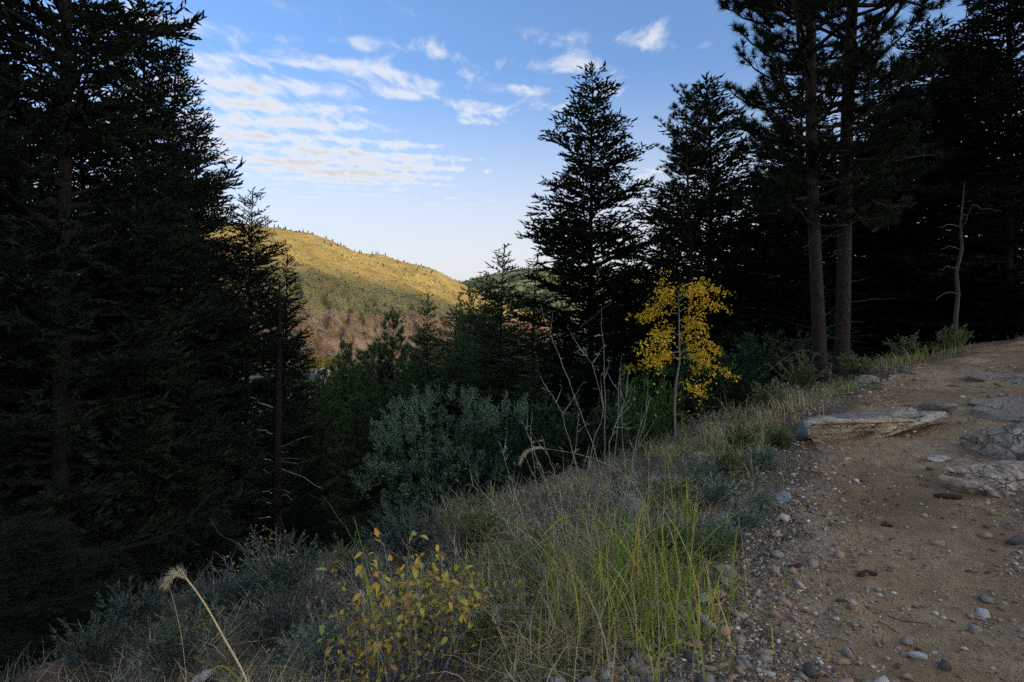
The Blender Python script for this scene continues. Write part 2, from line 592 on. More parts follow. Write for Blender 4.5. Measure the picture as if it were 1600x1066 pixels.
def build_trail():
    # sheet in strip coordinates: along the edge polyline (smoothed) and across it
    seg = EDGE[2:15]
    s = np.concatenate([[0], np.cumsum(np.hypot(*np.diff(seg[:, :2], axis=0).T))])
    t = np.concatenate([np.linspace(s[1], s[2], 30)[:-1], np.linspace(s[2], s[9], 470)[:-1], np.linspace(s[9], s[12], 60)])
    ex = np.interp(t, s, seg[:, 0])
    ey = np.interp(t, s, seg[:, 1])
    k = np.hanning(41)
    k /= k.sum()
    ex = np.convolve(np.pad(ex, 20, mode='edge'), k, 'valid')
    ey = np.convolve(np.pad(ey, 20, mode='edge'), k, 'valid')
    tx, ty = np.gradient(ex), np.gradient(ey)
    L = np.hypot(tx, ty)
    nx, ny = ty / L, -tx / L
    w = np.linspace(-0.40, TRAIL_W + 0.45, 100)
    X = ex[:, None] + nx[:, None] * w[None, :]
    Y = ey[:, None] + ny[:, None] * w[None, :]
    Z = trail_top(X, Y)
    n, mm = X.shape
    i = np.arange(n - 1)[:, None] * mm + np.arange(mm - 1)[None, :]
    q = np.stack([i, i + 1, i + mm + 1, i + mm], -1).reshape(-1, 4)
    mb = MB()
    mb.add(np.stack([X, Y, Z], -1).reshape(-1, 3), q[:, ::-1])
    m, nt, b = new_mat('trail_dirt')
    n1 = tex_noise(nt, 0.8, 5, 0.6)
    n2 = tex_noise(nt, 9.0, 6, 0.65)
    n3 = tex_noise(nt, 160.0, 3, 0.6)
    c = ramp(nt, n1, [(0.34, (0.27, 0.150, 0.064)), (0.50, (0.46, 0.275, 0.126)), (0.66, (0.62, 0.40, 0.205))])
    c = mixc(nt, maprange(nt, n2, 0.36, 0.62), mixc(nt, 0.5, c, (0.24, 0.135, 0.06)), c)
    vo = nt.nodes.new('ShaderNodeTexVoronoi')
    vo.inputs['Scale'].default_value = 75
    tc = nt.nodes.new('ShaderNodeTexCoord')
    nt.links.new(tc.outputs['Object'], vo.inputs['Vector'])
    grit = maprange(nt, vo.outputs['Distance'], 0.10, 0.34, 1.0, 0.0)
    pick = nt.nodes.new('ShaderNodeSeparateColor')
    nt.links.new(vo.outputs['Color'], pick.inputs[0])
    sel = math_n(nt, 'MULTIPLY', grit, maprange(nt, pick.outputs[0], 0.42, 0.52))
    gc = ramp(nt, pick.outputs[1], [(0.0, (0.14, 0.09, 0.055)), (0.4, (0.42, 0.29, 0.18)), (0.8, (0.55, 0.43, 0.30)), (1.0, (0.75, 0.66, 0.52))])
    c = mixc(nt, sel, c, gc)
    vo2 = nt.nodes.new('ShaderNodeTexVoronoi')
    vo2.inputs['Scale'].default_value = 150
    nt.links.new(tc.outputs['Object'], vo2.inputs['Vector'])
    pk2 = nt.nodes.new('ShaderNodeSeparateColor')
    nt.links.new(vo2.outputs['Color'], pk2.inputs[0])
    sel2 = math_n(nt, 'MULTIPLY', maprange(nt, vo2.outputs['Distance'], 0.12, 0.4, 1.0, 0.0), maprange(nt, pk2.outputs[0], 0.5, 0.6))
    c = mixc(nt, sel2, c, ramp(nt, pk2.outputs[1], [(0.0, (0.10, 0.065, 0.04)), (0.5, (0.40, 0.28, 0.175)), (1.0, (0.66, 0.56, 0.43))]))
    c = mixc(nt, maprange(nt, n3, 0.5, 0.75), c, (0.24, 0.13, 0.06))
    nt.links.new(c, b.inputs['Base Color'])
    b.inputs['Roughness'].default_value = 0.93
    h = math_n(nt, 'ADD', math_n(nt, 'ADD', math_n(nt, 'MULTIPLY', sel, 0.55), math_n(nt, 'MULTIPLY', sel2, 0.25)), math_n(nt, 'ADD', math_n(nt, 'MULTIPLY', n3, 0.25), n2))
    bump(nt, b, h, 1.0, 0.022)
    tag(put('trail', mb.mesh('trail', m, True)), kind='structure')


build_ground()
build_trail()


# ------------------------------------------------------------------ hills across the valley
def hill_sheet(name, ridge, foot, back, nu, nv, mat, seed, crag=None, amp=(7, 3.0)):
    """ridge, foot: lists of world points along the hill; the face between them is carved with gullies"""
    ridge, foot = np.array(ridge, float), np.array(foot, float)
    tt = np.linspace(0, 1, len(ridge))
    u = np.linspace(0, 1, nu)
    k = np.hanning(max(5, nu // 14 | 1))
    k /= k.sum()

    def curve(p):
        c = np.stack([np.interp(u, tt, p[:, i]) for i in range(3)], -1)
        h = len(k) // 2
        return np.stack([np.convolve(np.pad(c[:, i], h, mode='reflect', reflect_type='odd'), k, 'valid') for i in range(3)], -1)
    R, Ft = curve(ridge), curve(foot)
    v = np.linspace(-0.35, 1.0, nv)
    Bk = R + (R - Ft) * np.array([1, 1, 0]) * back + np.array([0, 0, -1]) * (R[:, 2:3] + 25)
    P = np.zeros((nu, nv, 3))
    for j, w in enumerate(v):
        if w < 0:
            s = -w / 0.35
            P[:, j] = R + (Bk - R) * s
            P[:, j, 2] = R[:, 2] + (Bk[:, 2] - R[:, 2]) * s ** 1.6
        else:
            P[:, j] = R + (Ft - R) * w
            P[:, j, 2] = R[:, 2] + (Ft[:, 2] - R[:, 2]) * (0.30 * w ** 2 + 0.70 * w)
    x, y = P[..., 0], P[..., 1]
    nz = amp[0] * fbm(x / 90, y / 90, 3, seed) + amp[1] * fbm(x / 22, y / 22, 4, seed + 3, 0.6)
    fade = np.clip(1.15 - np.abs(v)[None, :] * 0.2, 0, 1)
    P[..., 2] += nz * fade
    if crag is not None:
        lo, hi = crag
        mask = smooth01(v, lo, lo + 0.08)[None, :] * np.ones((nu, 1))
        rg = (1 - np.abs(2 * fbm(x / 16 + y / 30, P[..., 2] / 13, 4, seed + 9, 0.6)))
        P[..., 2] += mask * 4.2 * (rg - 0.5)
        P[..., 1] -= mask * 4.5 * rg
    i = np.arange(nu - 1)[:, None] * nv + np.arange(nv - 1)[None, :]
    q = np.stack([i, i + nv, i + nv + 1, i + 1], -1).reshape(-1, 4)
    mb = MB()
    mb.add(P.reshape(-1, 3), q)
    o = tag(put(name, mb.mesh(name, mat, True)), kind='structure')
    return o, P


def hill_mat(name, grass, green, rock, crag_z=None):
    m, nt, b = new_mat(name)
    n1 = tex_noise(nt, 0.018, 5, 0.62)
    n2 = tex_noise(nt, 0.10, 5, 0.62, dist=0.8)
    n3 = tex_noise(nt, 0.5, 4, 0.65)
    c = mixc(nt, maprange(nt, n1, 0.40, 0.62), grass, green)
    c = mixc(nt, maprange(nt, n2, 0.52, 0.66), c, (green[0] * 0.62, green[1] * 0.66, green[2] * 0.6))
    c = mixc(nt, maprange(nt, math_n(nt, 'ADD', math_n(nt, 'MULTIPLY', n1, -0.5), n2), 0.36, 0.44), c, rock)
    h = n2
    if crag_z is not None:
        tc = nt.nodes.new('ShaderNodeTexCoord')
        sp = nt.nodes.new('ShaderNodeSeparateXYZ')
        nt.links.new(tc.outputs['Object'], sp.inputs[0])
        zed = math_n(nt, 'ADD', sp.outputs[2], math_n(nt, 'MULTIPLY', math_n(nt, 'SUBTRACT', n1, 0.5), 46.0))
        mask = maprange(nt, zed, crag_z - 3, crag_z + 4, 1.0, 0.0)
        rk = ramp(nt, n2, [(0.30, (0.11, 0.065, 0.032)), (0.43, (0.33, 0.165, 0.068)), (0.58, (0.48, 0.27, 0.12)), (0.72, (0.56, 0.39, 0.22))])
        rk = mixc(nt, maprange(nt, n3, 0.55, 0.75), rk, (0.13, 0.12, 0.06))
        c = mixc(nt, mask, c, rk)
        h = math_n(nt, 'ADD', n2, math_n(nt, 'MULTIPLY', n3, 0.4))
    nt.links.new(c, b.inputs['Base Color'])
    b.inputs['Roughness'].default_value = 0.95
    bump(nt, b, h, 1.0, 3.0)
    return m


M['hill'] = hill_mat('sunlit_grass_hill', (0.39, 0.278, 0.088), (0.29, 0.205, 0.060), (0.46, 0.34, 0.185), 5.0)
M['hill_far'] = hill_mat('far_wooded_hill', (0.20, 0.20, 0.09), (0.10, 0.13, 0.06), (0.26, 0.23, 0.14))
R1 = [at(-700, 300, 430), at(-250, 330, 440), at(120, 338, 455), at(330, 342, 470), at(430, 356, 490), at(500, 372, 520), at(565, 395, 560), at(640, 414, 620), at(690, 428, 680), at(726, 446, 740), at(790, 474, 820), at(860, 500, 900)]
F1 = [at(-700, 590, 148), at(-250, 580, 167), at(120, 572, 187), at(330, 566, 206), at(430, 560, 222), at(500, 556, 234), at(565, 552, 249), at(640, 545, 273), at(690, 540, 304), at(726, 535, 351), at(790, 530, 421), at(860, 525, 499)]
for p in F1:
    p[2] = -21
hill, HP = hill_sheet('hill', R1, F1, 0.9, 290, 140, M['hill'], 3, (0.60, 1.0))
R2 = [at(560, 470, 1150), at(650, 462, 1250), at(722, 446, 1350), at(760, 432, 1400), at(830, 416, 1420), at(900, 425, 1420), at(1050, 440, 1400), at(1300, 450, 1350), at(1700, 450, 1300), at(2300, 440, 1200)]
F2 = [at(560, 500, 800), at(650, 500, 850), at(722, 500, 900), at(760, 500, 900), at(830, 500, 880), at(900, 500, 860), at(1050, 500, 820), at(1300, 500, 760), at(1700, 500, 700), at(2300, 500, 620)]
for p in F2:
    p[2] = -21
hill2, HP2 = hill_sheet('far_hill', R2, F2, 0.9, 200, 60, M['hill_far'], 8, None, (14, 6))

# ------------------------------------------------------------------ conifers
def needles(mb, base, d, length, K, nl, nw, rng, ang=(0.6, 1.1), t0=0.0, core=0.0):
    """K needle-like blades round each twig: base (N,3), direction d (N,3), length (N,)"""
    N = len(base)
    t = rng.uniform(t0, 1.0, (N, K, 1))
    ref = norm(rng.normal(size=(N, K, 3)))
    dd = np.broadcast_to(d[:, None, :], (N, K, 3))
    side = norm(np.cross(dd, ref))
    a = rng.uniform(ang[0], ang[1], (N, K, 1)) * (1 - 0.45 * t)
    nd = dd * np.cos(a) + side * np.sin(a)
    c = base[:, None, :] + dd * (length[:, None, None] * t)
    ln = nl * rng.uniform(0.7, 1.2, (N, K, 1))
    w = norm(np.cross(nd, ref)) * (nw * 0.5)
    tri = np.stack([c - w, c + w, c + nd * ln], 2).reshape(-1, 3)
    mb.add(tri, np.arange(len(tri)).reshape(-1, 3))
    if core > 0:
        s1 = norm(np.cross(d, norm(rng.normal(size=(N, 3)))))
        s2 = np.cross(d, s1)
        tip = base + d * (length * 1.25)[:, None]
        for sd in (s1, s2):
            mid = base + d * (length * 0.35)[:, None]
            q = np.stack([base - sd * core * 0.15, mid + sd * core * 0.5, tip, mid - sd * core * 0.5], 1).reshape(-1, 3)
            mb.add(q, np.arange(len(q)).reshape(-1, 4))


def conifer(seed, H, R, z0, whorl, blet, twig, K, nl, nw, mat, bark, r0, elev=(-0.25, 0.75), curl=0.35, profile=1.0, wood=True, twl=(0.08, 0.17), gaps=0.12, hang=0.0, maxb=None, dead=0, cone=0.85, core=0.0):
    """tapered trunk, whorls of limbs, side shoots, and needles on every shoot; returns (wood mesh, foliage mesh)"""
    rng = np.random.default_rng(seed)
    wd, fo = MB(), MB()
    hz = np.linspace(0, H, 22)
    bend = np.stack([0.10 * np.sin(hz * 0.5 + seed) * hz / H, 0.10 * np.cos(hz * 0.37 + seed) * hz / H, hz], -1)
    wd.tube(bend, r0 * np.clip(1 - hz / H, 0.02, 1) ** 0.85 * (1 + 0.35 * np.exp(-hz / 0.35)), 12)
    tb, td, tl = [], [], []

    def trunk_at(h):
        return np.array([np.interp(h, hz, bend[:, 0]), np.interp(h, hz, bend[:, 1]), h])
    h = z0
    while h < H * 0.985:
        rel = (h - z0) / (H - z0)
        nb = rng.integers(4, 7) if rel < 0.85 else rng.integers(3, 5)
        ph = rng.uniform(0, 6.28)
        for b in range(nb):
            if rng.random() < gaps:
                continue
            az = ph + b * 6.283 / nb + rng.normal(0, 0.25)
            pr = (1 - rel) ** cone * min(1.0, 0.55 + rel * 2.2) * profile
            Lb = max(0.14, R * pr * (0.48 + 0.66 * rng.random() ** 0.8) * (1 + 0.22 * math.sin(2.1 * h + 3 * az + seed)))
            e0 = elev[0] + (elev[1] - elev[0]) * rel ** 0.8 + rng.normal(0, 0.10)
            hd = np.array([math.cos(az), math.sin(az), 0])
            t = np.linspace(0, 1, 7)[:, None]
            cu = curl * rng.uniform(0.5, 1.3)
            sw = np.array([-hd[1], hd[0], 0]) * rng.normal(0, 0.12)
            base = trunk_at(min(H * 0.99, h + rng.uniform(-0.6, 0.6) * whorl))
            pts = base + hd * Lb * t + sw * Lb * t ** 2 + np.array([0, 0, 1]) * (math.tan(e0) * Lb * (t - 0.42 * t ** 2) + cu * Lb * t ** 2.4 * 0.6)
            wd.tube(pts, (0.008 + 0.016 * Lb) * (1.05 - t[:, 0]), 4 if not wood else 5)
            n = max(2, int(Lb / blet))
            ts = np.linspace(0.16, 1.0, n) + rng.normal(0, 0.01, n)
            for i, tq in enumerate(ts):
                tq = min(max(tq, 0.1), 1.0)
                k = tq * 6
                i0 = min(int(k), 5)
                p = pts[i0] + (pts[i0 + 1] - pts[i0]) * (k - i0)
                tg = norm(pts[i0 + 1] - pts[i0])
                sd = np.array([-tg[1], tg[0], 0.0])
                sgn = 1 if i % 2 else -1
                ll = min(0.95, (0.20 + 0.55 * Lb * (1 - tq) ** 0.7) * rng.uniform(0.6, 1.15)) if tq < 0.97 else 0.15
                aa = rng.uniform(0.7, 1.1) if tq < 0.97 else 0.1
                dv = norm(tg * math.cos(aa) + sd * sgn * math.sin(aa) + np.array([0, 0, rng.normal(0.05, 0.2) - hang]))
                if wood and ll > 0.2:
                    wd.tube(np.stack([p, p + dv * ll * 0.5, p + dv * ll]), [0.006, 0.004, 0.002], 3)
                m = max(2, int(ll / twig))
                q = np.linspace(0.12, 1.0, m)[:, None]
                cen = p + dv * ll * q + np.array([0, 0, -0.10 * ll]) * q ** 2
                sd2 = norm(np.cross(dv, [0, 0, 1.0]))
                sg = np.where(np.arange(m) % 2, 1.0, -1.0)[:, None]
                ax = rng.uniform(0.35, 0.95, (m, 1))
                dz = np.zeros((m, 3))
                dz[:, 2] = rng.normal(0.10, 0.28, m) - hang
                tb.append(cen)
                td.append(norm(dv * np.cos(ax) + sd2 * sg * np.sin(ax) + dz))
                tl.append(rng.uniform(twl[0], twl[1], m))
        h += whorl * (1.0 - 0.45 * rel) * rng.uniform(0.8, 1.2)
    # leader
    tp = trunk_at(H)
    for k in range(6):
        tb.append(tp[None, :] - np.array([[0, 0, 0.08 * k]]))
        td.append(norm(np.array([[0, 0, 1.0]]) + rng.normal(0, 0.25, (1, 3))))
        tl.append(np.array([0.16]))
    for k in range(dead):
        hh = rng.uniform(0.12 * H, z0 + 0.2 * H)
        az = rng.uniform(0, 6.28)
        L = rng.uniform(0.5, 1.4)
        t = np.linspace(0, 1, 5)[:, None]
        wd.tube(trunk_at(hh) + np.array([math.cos(az), math.sin(az), rng.normal(-0.1, 0.25)]) * L * t + np.array([0, 0, -0.2]) * L * t ** 2, 0.013 * (1.1 - t[:, 0]), 4)
    needles(fo, np.concatenate(tb), np.concatenate(td), np.concatenate(tl), K, nl, nw, rng, core=core)
    return wd.mesh('conifer_trunk', bark, True), fo.mesh('conifer_crown', mat)


def ponderosa(seed, H, z0, R, r0, mat, bark, step=0.30, tuft_n=46, nl=0.17, nw=0.007, lean=(0, 0), cone=0.6, sub=1.0, dead=8):
    """tall bare bole, limbs that sweep out and turn up, long needles in pom-poms at the shoot ends"""
    rng = np.random.default_rng(seed)
    wd, fo = MB(), MB()
    hz = np.linspace(0, H, 26)
    bend = np.stack([lean[0] * hz + 0.05 * np.sin(hz * 0.6 + seed), lean[1] * hz + 0.05 * np.cos(hz * 0.45), hz], -1)
    wd.tube(bend, r0 * (1 - 0.93 * (hz / H) ** 1.25) * (1 + 0.22 * np.exp(-hz / 0.25)), 14)
    tb, td, tl = [], [], []
    up = np.array([0, 0, 1.0])

    def trunk_at(h):
        return np.array([np.interp(h, hz, bend[:, 0]), np.interp(h, hz, bend[:, 1]), h])

    def tuft(p, d):
        tb.append(p)
        td.append(d)
        tl.append(rng.uniform(0.05, 0.12))
    h = z0
    az = rng.uniform(0, 6.28)
    while h < H - 0.1:
        rel = (h - z0) / (H - z0)
        for b in range(rng.integers(2, 4)):
            az += 2.399 + rng.normal(0, 0.4)
            Lb = R * (1 - rel) ** cone * rng.uniform(0.55, 1.15) * min(1, 0.7 + 1.5 * rel) + 0.15
            hd = np.array([math.cos(az), math.sin(az), 0])
            t = np.linspace(0, 1, 8)[:, None]
            e0 = -0.10 + 0.75 * rel + rng.normal(0, 0.16)
            wob = np.cumsum(rng.normal(0, 0.035, (8, 3)), axis=0) * Lb
            pts = trunk_at(h) + hd * Lb * t + up * (e0 * Lb * t + 0.30 * rng.uniform(0.4, 1.6) * Lb * t ** 2.5) + wob * t
            wd.tube(pts, (0.010 + 0.014 * Lb) * (1.08 - 0.8 * t[:, 0]), 5)
            ns = max(2, int(Lb * 4.2 * sub))
            for s in range(ns):
                tq = rng.uniform(0.22, 0.98)
                k = tq * 7
                i0 = min(int(k), 6)
                p = pts[i0] + (pts[i0 + 1] - pts[i0]) * (k - i0)
                tg = norm(pts[i0 + 1] - pts[i0])
                sd = norm(np.cross(tg, up))
                a = rng.uniform(-1.15, 1.15)
                dv = norm(tg * math.cos(a) + sd * math.sin(a) + up * rng.uniform(-0.1, 0.65))
                ll = rng.uniform(0.12, 0.22 + 0.26 * Lb * (1.05 - tq))
                e = p + dv * ll + up * 0.10 * ll
                wd.tube(np.stack([p, p + dv * ll * 0.55, e]), [0.009, 0.007, 0.005], 4)
                tuft(e - dv * 0.05, norm(dv + up * 0.35))
                if ll > 0.34:
                    tuft(p + dv * ll * 0.62, norm(dv + up * 0.5 + rng.normal(0, 0.3, 3)))
            tuft(pts[-1] - norm(pts[-1] - pts[-2]) * 0.06, norm(pts[-1] - pts[-2] + up * 0.2))
        h += step * rng.uniform(0.7, 1.3)
    tuft(trunk_at(H), up)
    for k in range(dead):
        hh = rng.uniform(0.25 * z0, z0 * 1.15)
        a2 = rng.uniform(0, 6.28)
        L = rng.uniform(0.35, 1.5)
        t = np.linspace(0, 1, 6)[:, None]
        wob = np.cumsum(rng.normal(0, 0.05, (6, 3)), axis=0) * L
        wd.tube(trunk_at(hh) + np.array([math.cos(a2), math.sin(a2), rng.normal(0, 0.2)]) * L * t + wob * t, 0.014 * (1.12 - t[:, 0]), 4)
    needles(fo, np.array(tb), np.array(td), np.array(tl), tuft_n, nl, nw, rng, (0.15, 1.75))
    return wd.mesh('pine_trunk', bark, True), fo.mesh('pine_crown', mat)


def tree(name, meshes, loc, label, group, rz=0.0, scale=1.0, cat='tree', tilt=(0, 0)):
    r = thing(name, label, cat, loc, rz, group)
    r.rotation_euler = (tilt[0], tilt[1], rz)
    r.scale = scale if hasattr(scale, '__len__') else (scale,) * 3
    put('trunk', meshes[0], r)
    put('crown', meshes[1], r)
    return r


def base_of(px, Y):
    x = (px - 800.0) / F * Y
    return x, Y, gz(x, Y) - 0.08


M['fir_painted_lit'] = leaf_mat('painted_lit_fir_needles', [(0.0, (0.055, 0.085, 0.032)), (0.7, (0.095, 0.130, 0.048)), (1.0, (0.16, 0.165, 0.06))], 0, 0.8, (0.9, (0.075, 0.115, 0.048)), 0.06)  # same fir needles, colour lightened to stand in for brighter light down the valley


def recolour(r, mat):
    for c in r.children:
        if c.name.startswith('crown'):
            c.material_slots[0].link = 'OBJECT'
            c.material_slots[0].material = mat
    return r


def fit(meshes, H0, R0, name, px_top, py_top, Y, label, group, r=None, px_base=None, rz=0.0, sink=0.0):
    """stand a tree at a distance Y so that its top comes to a photo pixel; r: crown radius in metres"""
    b = base_of(px_base if px_base is not None else px_top, Y)
    ztop = EYE - (py_top - HORIZON) / F * Y
    H = ztop - b[2]
    s = H / H0
    sx = (r / R0) if r else s
    xt = (px_top - 800.0) / F * Y
    ty = math.atan2(xt - b[0], H)
    return tree(name, meshes, (b[0], b[1], b[2] - sink), label, group, rz, (sx, sx, s), 'tree', (0, ty) if abs(ty) > 0.004 else (0, 0))


SPR1 = conifer(11, 12.0, 2.3, 0.9, 0.26, 0.087, 0.045, 5, 0.034, 0.0095, M['spruce'], M['bark_dark'], 0.13, (-0.22, 0.7), 0.35, twl=(0.07, 0.14), dead=14, core=0.033, gaps=0.08, cone=0.66)
FIR1 = conifer(37, 16.0, 3.3, 1.6, 0.31, 0.115, 0.074, 5, 0.085, 0.026, M['fir'], M['bark_dark'], 0.14, (-0.15, 0.95), 0.22, wood=False, twl=(0.12, 0.24), gaps=0.20, cone=0.74, dead=8, core=0.066)
FIR2 = conifer(41, 14.0, 2.4, 1.0, 0.33, 0.125, 0.078, 5, 0.085, 0.026, M['fir'], M['bark_dark'], 0.12, (-0.22, 0.9), 0.22, wood=False, twl=(0.12, 0.24), gaps=0.16, cone=0.8, dead=8, core=0.066)
FIR3 = conifer(59, 12.0, 1.9, 0.8, 0.33, 0.125, 0.078, 5, 0.085, 0.026, M['fir'], M['bark_dark'], 0.10, (-0.05, 1.0), 0.25, wood=False, twl=(0.12, 0.24), gaps=0.28, cone=0.75, dead=6, core=0.064)
PON1 = ponderosa(71, 17.0, 3.0, 2.3, 0.120, M['pine'], M['bark_pine'], step=0.23, tuft_n=54, nl=0.165, nw=0.0130, lean=(-0.026, 0.0), dead=14, sub=2.0)
PON2 = ponderosa(83, 18.0, 3.4, 2.7, 0.135, M['pine'], M['bark_pine'], step=0.24, tuft_n=50, nl=0.165, nw=0.0135, lean=(0.034, 0.0), dead=10, sub=2.0)
YPIN = ponderosa(97, 8.0, 0.6, 1.9, 0.07, M['young_pine'], M['bark_dark'], step=0.16, tuft_n=44, nl=0.16, nw=0.018, cone=0.75, sub=1.9, dead=0)

# --- the dark stand on the near slope at the side of the valley view
LG = 'dark spruces on the slope below the trail'
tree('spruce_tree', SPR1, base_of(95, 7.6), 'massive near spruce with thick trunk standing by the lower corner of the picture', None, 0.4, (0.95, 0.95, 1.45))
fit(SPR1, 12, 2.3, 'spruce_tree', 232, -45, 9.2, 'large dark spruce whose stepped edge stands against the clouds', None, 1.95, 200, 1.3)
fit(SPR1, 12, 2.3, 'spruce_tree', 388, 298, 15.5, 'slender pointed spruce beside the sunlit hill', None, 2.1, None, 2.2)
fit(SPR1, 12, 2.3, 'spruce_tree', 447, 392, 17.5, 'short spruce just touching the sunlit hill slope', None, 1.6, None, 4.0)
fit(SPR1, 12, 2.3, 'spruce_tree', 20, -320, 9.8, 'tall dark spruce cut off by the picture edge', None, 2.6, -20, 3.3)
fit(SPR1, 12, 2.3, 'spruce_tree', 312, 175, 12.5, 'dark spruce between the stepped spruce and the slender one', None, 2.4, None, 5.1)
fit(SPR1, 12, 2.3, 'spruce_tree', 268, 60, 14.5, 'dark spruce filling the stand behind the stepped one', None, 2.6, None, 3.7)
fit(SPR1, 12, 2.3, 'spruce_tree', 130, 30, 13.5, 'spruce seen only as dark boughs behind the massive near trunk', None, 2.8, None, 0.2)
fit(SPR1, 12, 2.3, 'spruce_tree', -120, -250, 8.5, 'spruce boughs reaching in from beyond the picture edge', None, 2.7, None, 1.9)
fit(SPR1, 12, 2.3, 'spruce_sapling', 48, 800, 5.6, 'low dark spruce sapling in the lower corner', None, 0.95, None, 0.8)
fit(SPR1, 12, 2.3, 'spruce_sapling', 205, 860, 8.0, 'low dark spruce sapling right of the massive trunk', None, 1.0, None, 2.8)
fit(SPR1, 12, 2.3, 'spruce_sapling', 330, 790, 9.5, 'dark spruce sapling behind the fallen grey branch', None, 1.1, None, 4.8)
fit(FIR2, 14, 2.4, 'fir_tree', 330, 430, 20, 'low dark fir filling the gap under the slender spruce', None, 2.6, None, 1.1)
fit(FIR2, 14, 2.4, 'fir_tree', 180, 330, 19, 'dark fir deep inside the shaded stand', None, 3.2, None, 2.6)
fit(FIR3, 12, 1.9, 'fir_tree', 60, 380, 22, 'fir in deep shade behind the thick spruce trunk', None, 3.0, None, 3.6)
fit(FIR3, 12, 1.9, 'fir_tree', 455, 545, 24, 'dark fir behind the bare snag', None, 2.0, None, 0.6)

# --- trees down the slope in the middle
fit(FIR1, 16, 3.3, 'fir_tree', 927, 98, 24, 'tall pointed fir rising highest in the middle of the view', None, 4.2, 920, 0.7)
recolour(fit(FIR2, 14, 2.4, 'fir_tree', 785, 386, 28, 'shorter fir with thin pale tip left of the tall pointed fir', None, 2.8, None, 1.9), M['fir_painted_lit'])
recolour(fit(FIR2, 14, 2.4, 'fir_tree', 836, 400, 31, 'fir tucked between the thin tipped fir and the tall pointed fir', None, 3.2, None, 2.4), M['fir_painted_lit'])
recolour(fit(FIR2, 14, 2.4, 'fir_tree', 686, 462, 37, 'dark open crowned fir standing alone against the hill foot', None, 2.6, 676, 3.0), M['fir_painted_lit'])
fit(YPIN, 8, 1.9, 'pine_tree', 613, 497, 40, 'green young pine with tufted crown in front of the rocky slope', None, 2.9, None, 0.3)
fit(YPIN, 8, 1.9, 'pine_tree', 540, 543, 43, 'small rounded young pine below the yellow trees', None, 2.3, None, 2.3)
fit(YPIN, 8, 1.9, 'pine_tree', 506, 585, 36, 'young pine half hidden beside the dark spruces', None, 2.0, None, 4.1)
fit(YPIN, 8, 1.9, 'pine_tree', 575, 572, 36, 'low young pine above the teal house', None, 1.5, 582, 5.2)
fit(YPIN, 8, 1.9, 'pine_tree', 648, 560, 30, 'young pine behind the silvery juniper', None, 1.8, None, 1.2)
recolour(fit(FIR2, 14, 2.4, 'fir_tree', 752, 470, 42, 'fir behind the thin tipped fir, partly seen', None, 2.4, None, 4.4), M['fir_painted_lit'])
fit(FIR2, 14, 2.4, 'fir_tree', 735, 456, 95, 'small distant fir at the notch between the hills', None, 2.6, None, 2.0)
fit(FIR3, 12, 1.9, 'fir_tree', 718, 458, 100, 'smallest distant fir left of the notch', None, 2.2, None, 0.0)
fit(FIR2, 14, 2.4, 'fir_tree', 880, 470, 27, 'dark fir under the boughs of the tall pointed fir', None, 2.4, None, 5.0)
fit(FIR3, 12, 1.9, 'fir_tree', 985, 360, 30, 'fir in the gap right of the tall pointed fir', None, 2.6, None, 1.5)
fit(FIR2, 14, 2.4, 'fir_tree', 960, 480, 20, 'low shaded fir behind the yellow aspen, on its left', None, 2.4, None, 0.9)
recolour(fit(FIR2, 14, 2.4, 'fir_tree', 830, 560, 21, 'small shaded fir right behind the silvery juniper', None, 1.7, None, 3.9), M['fir_painted_lit'])

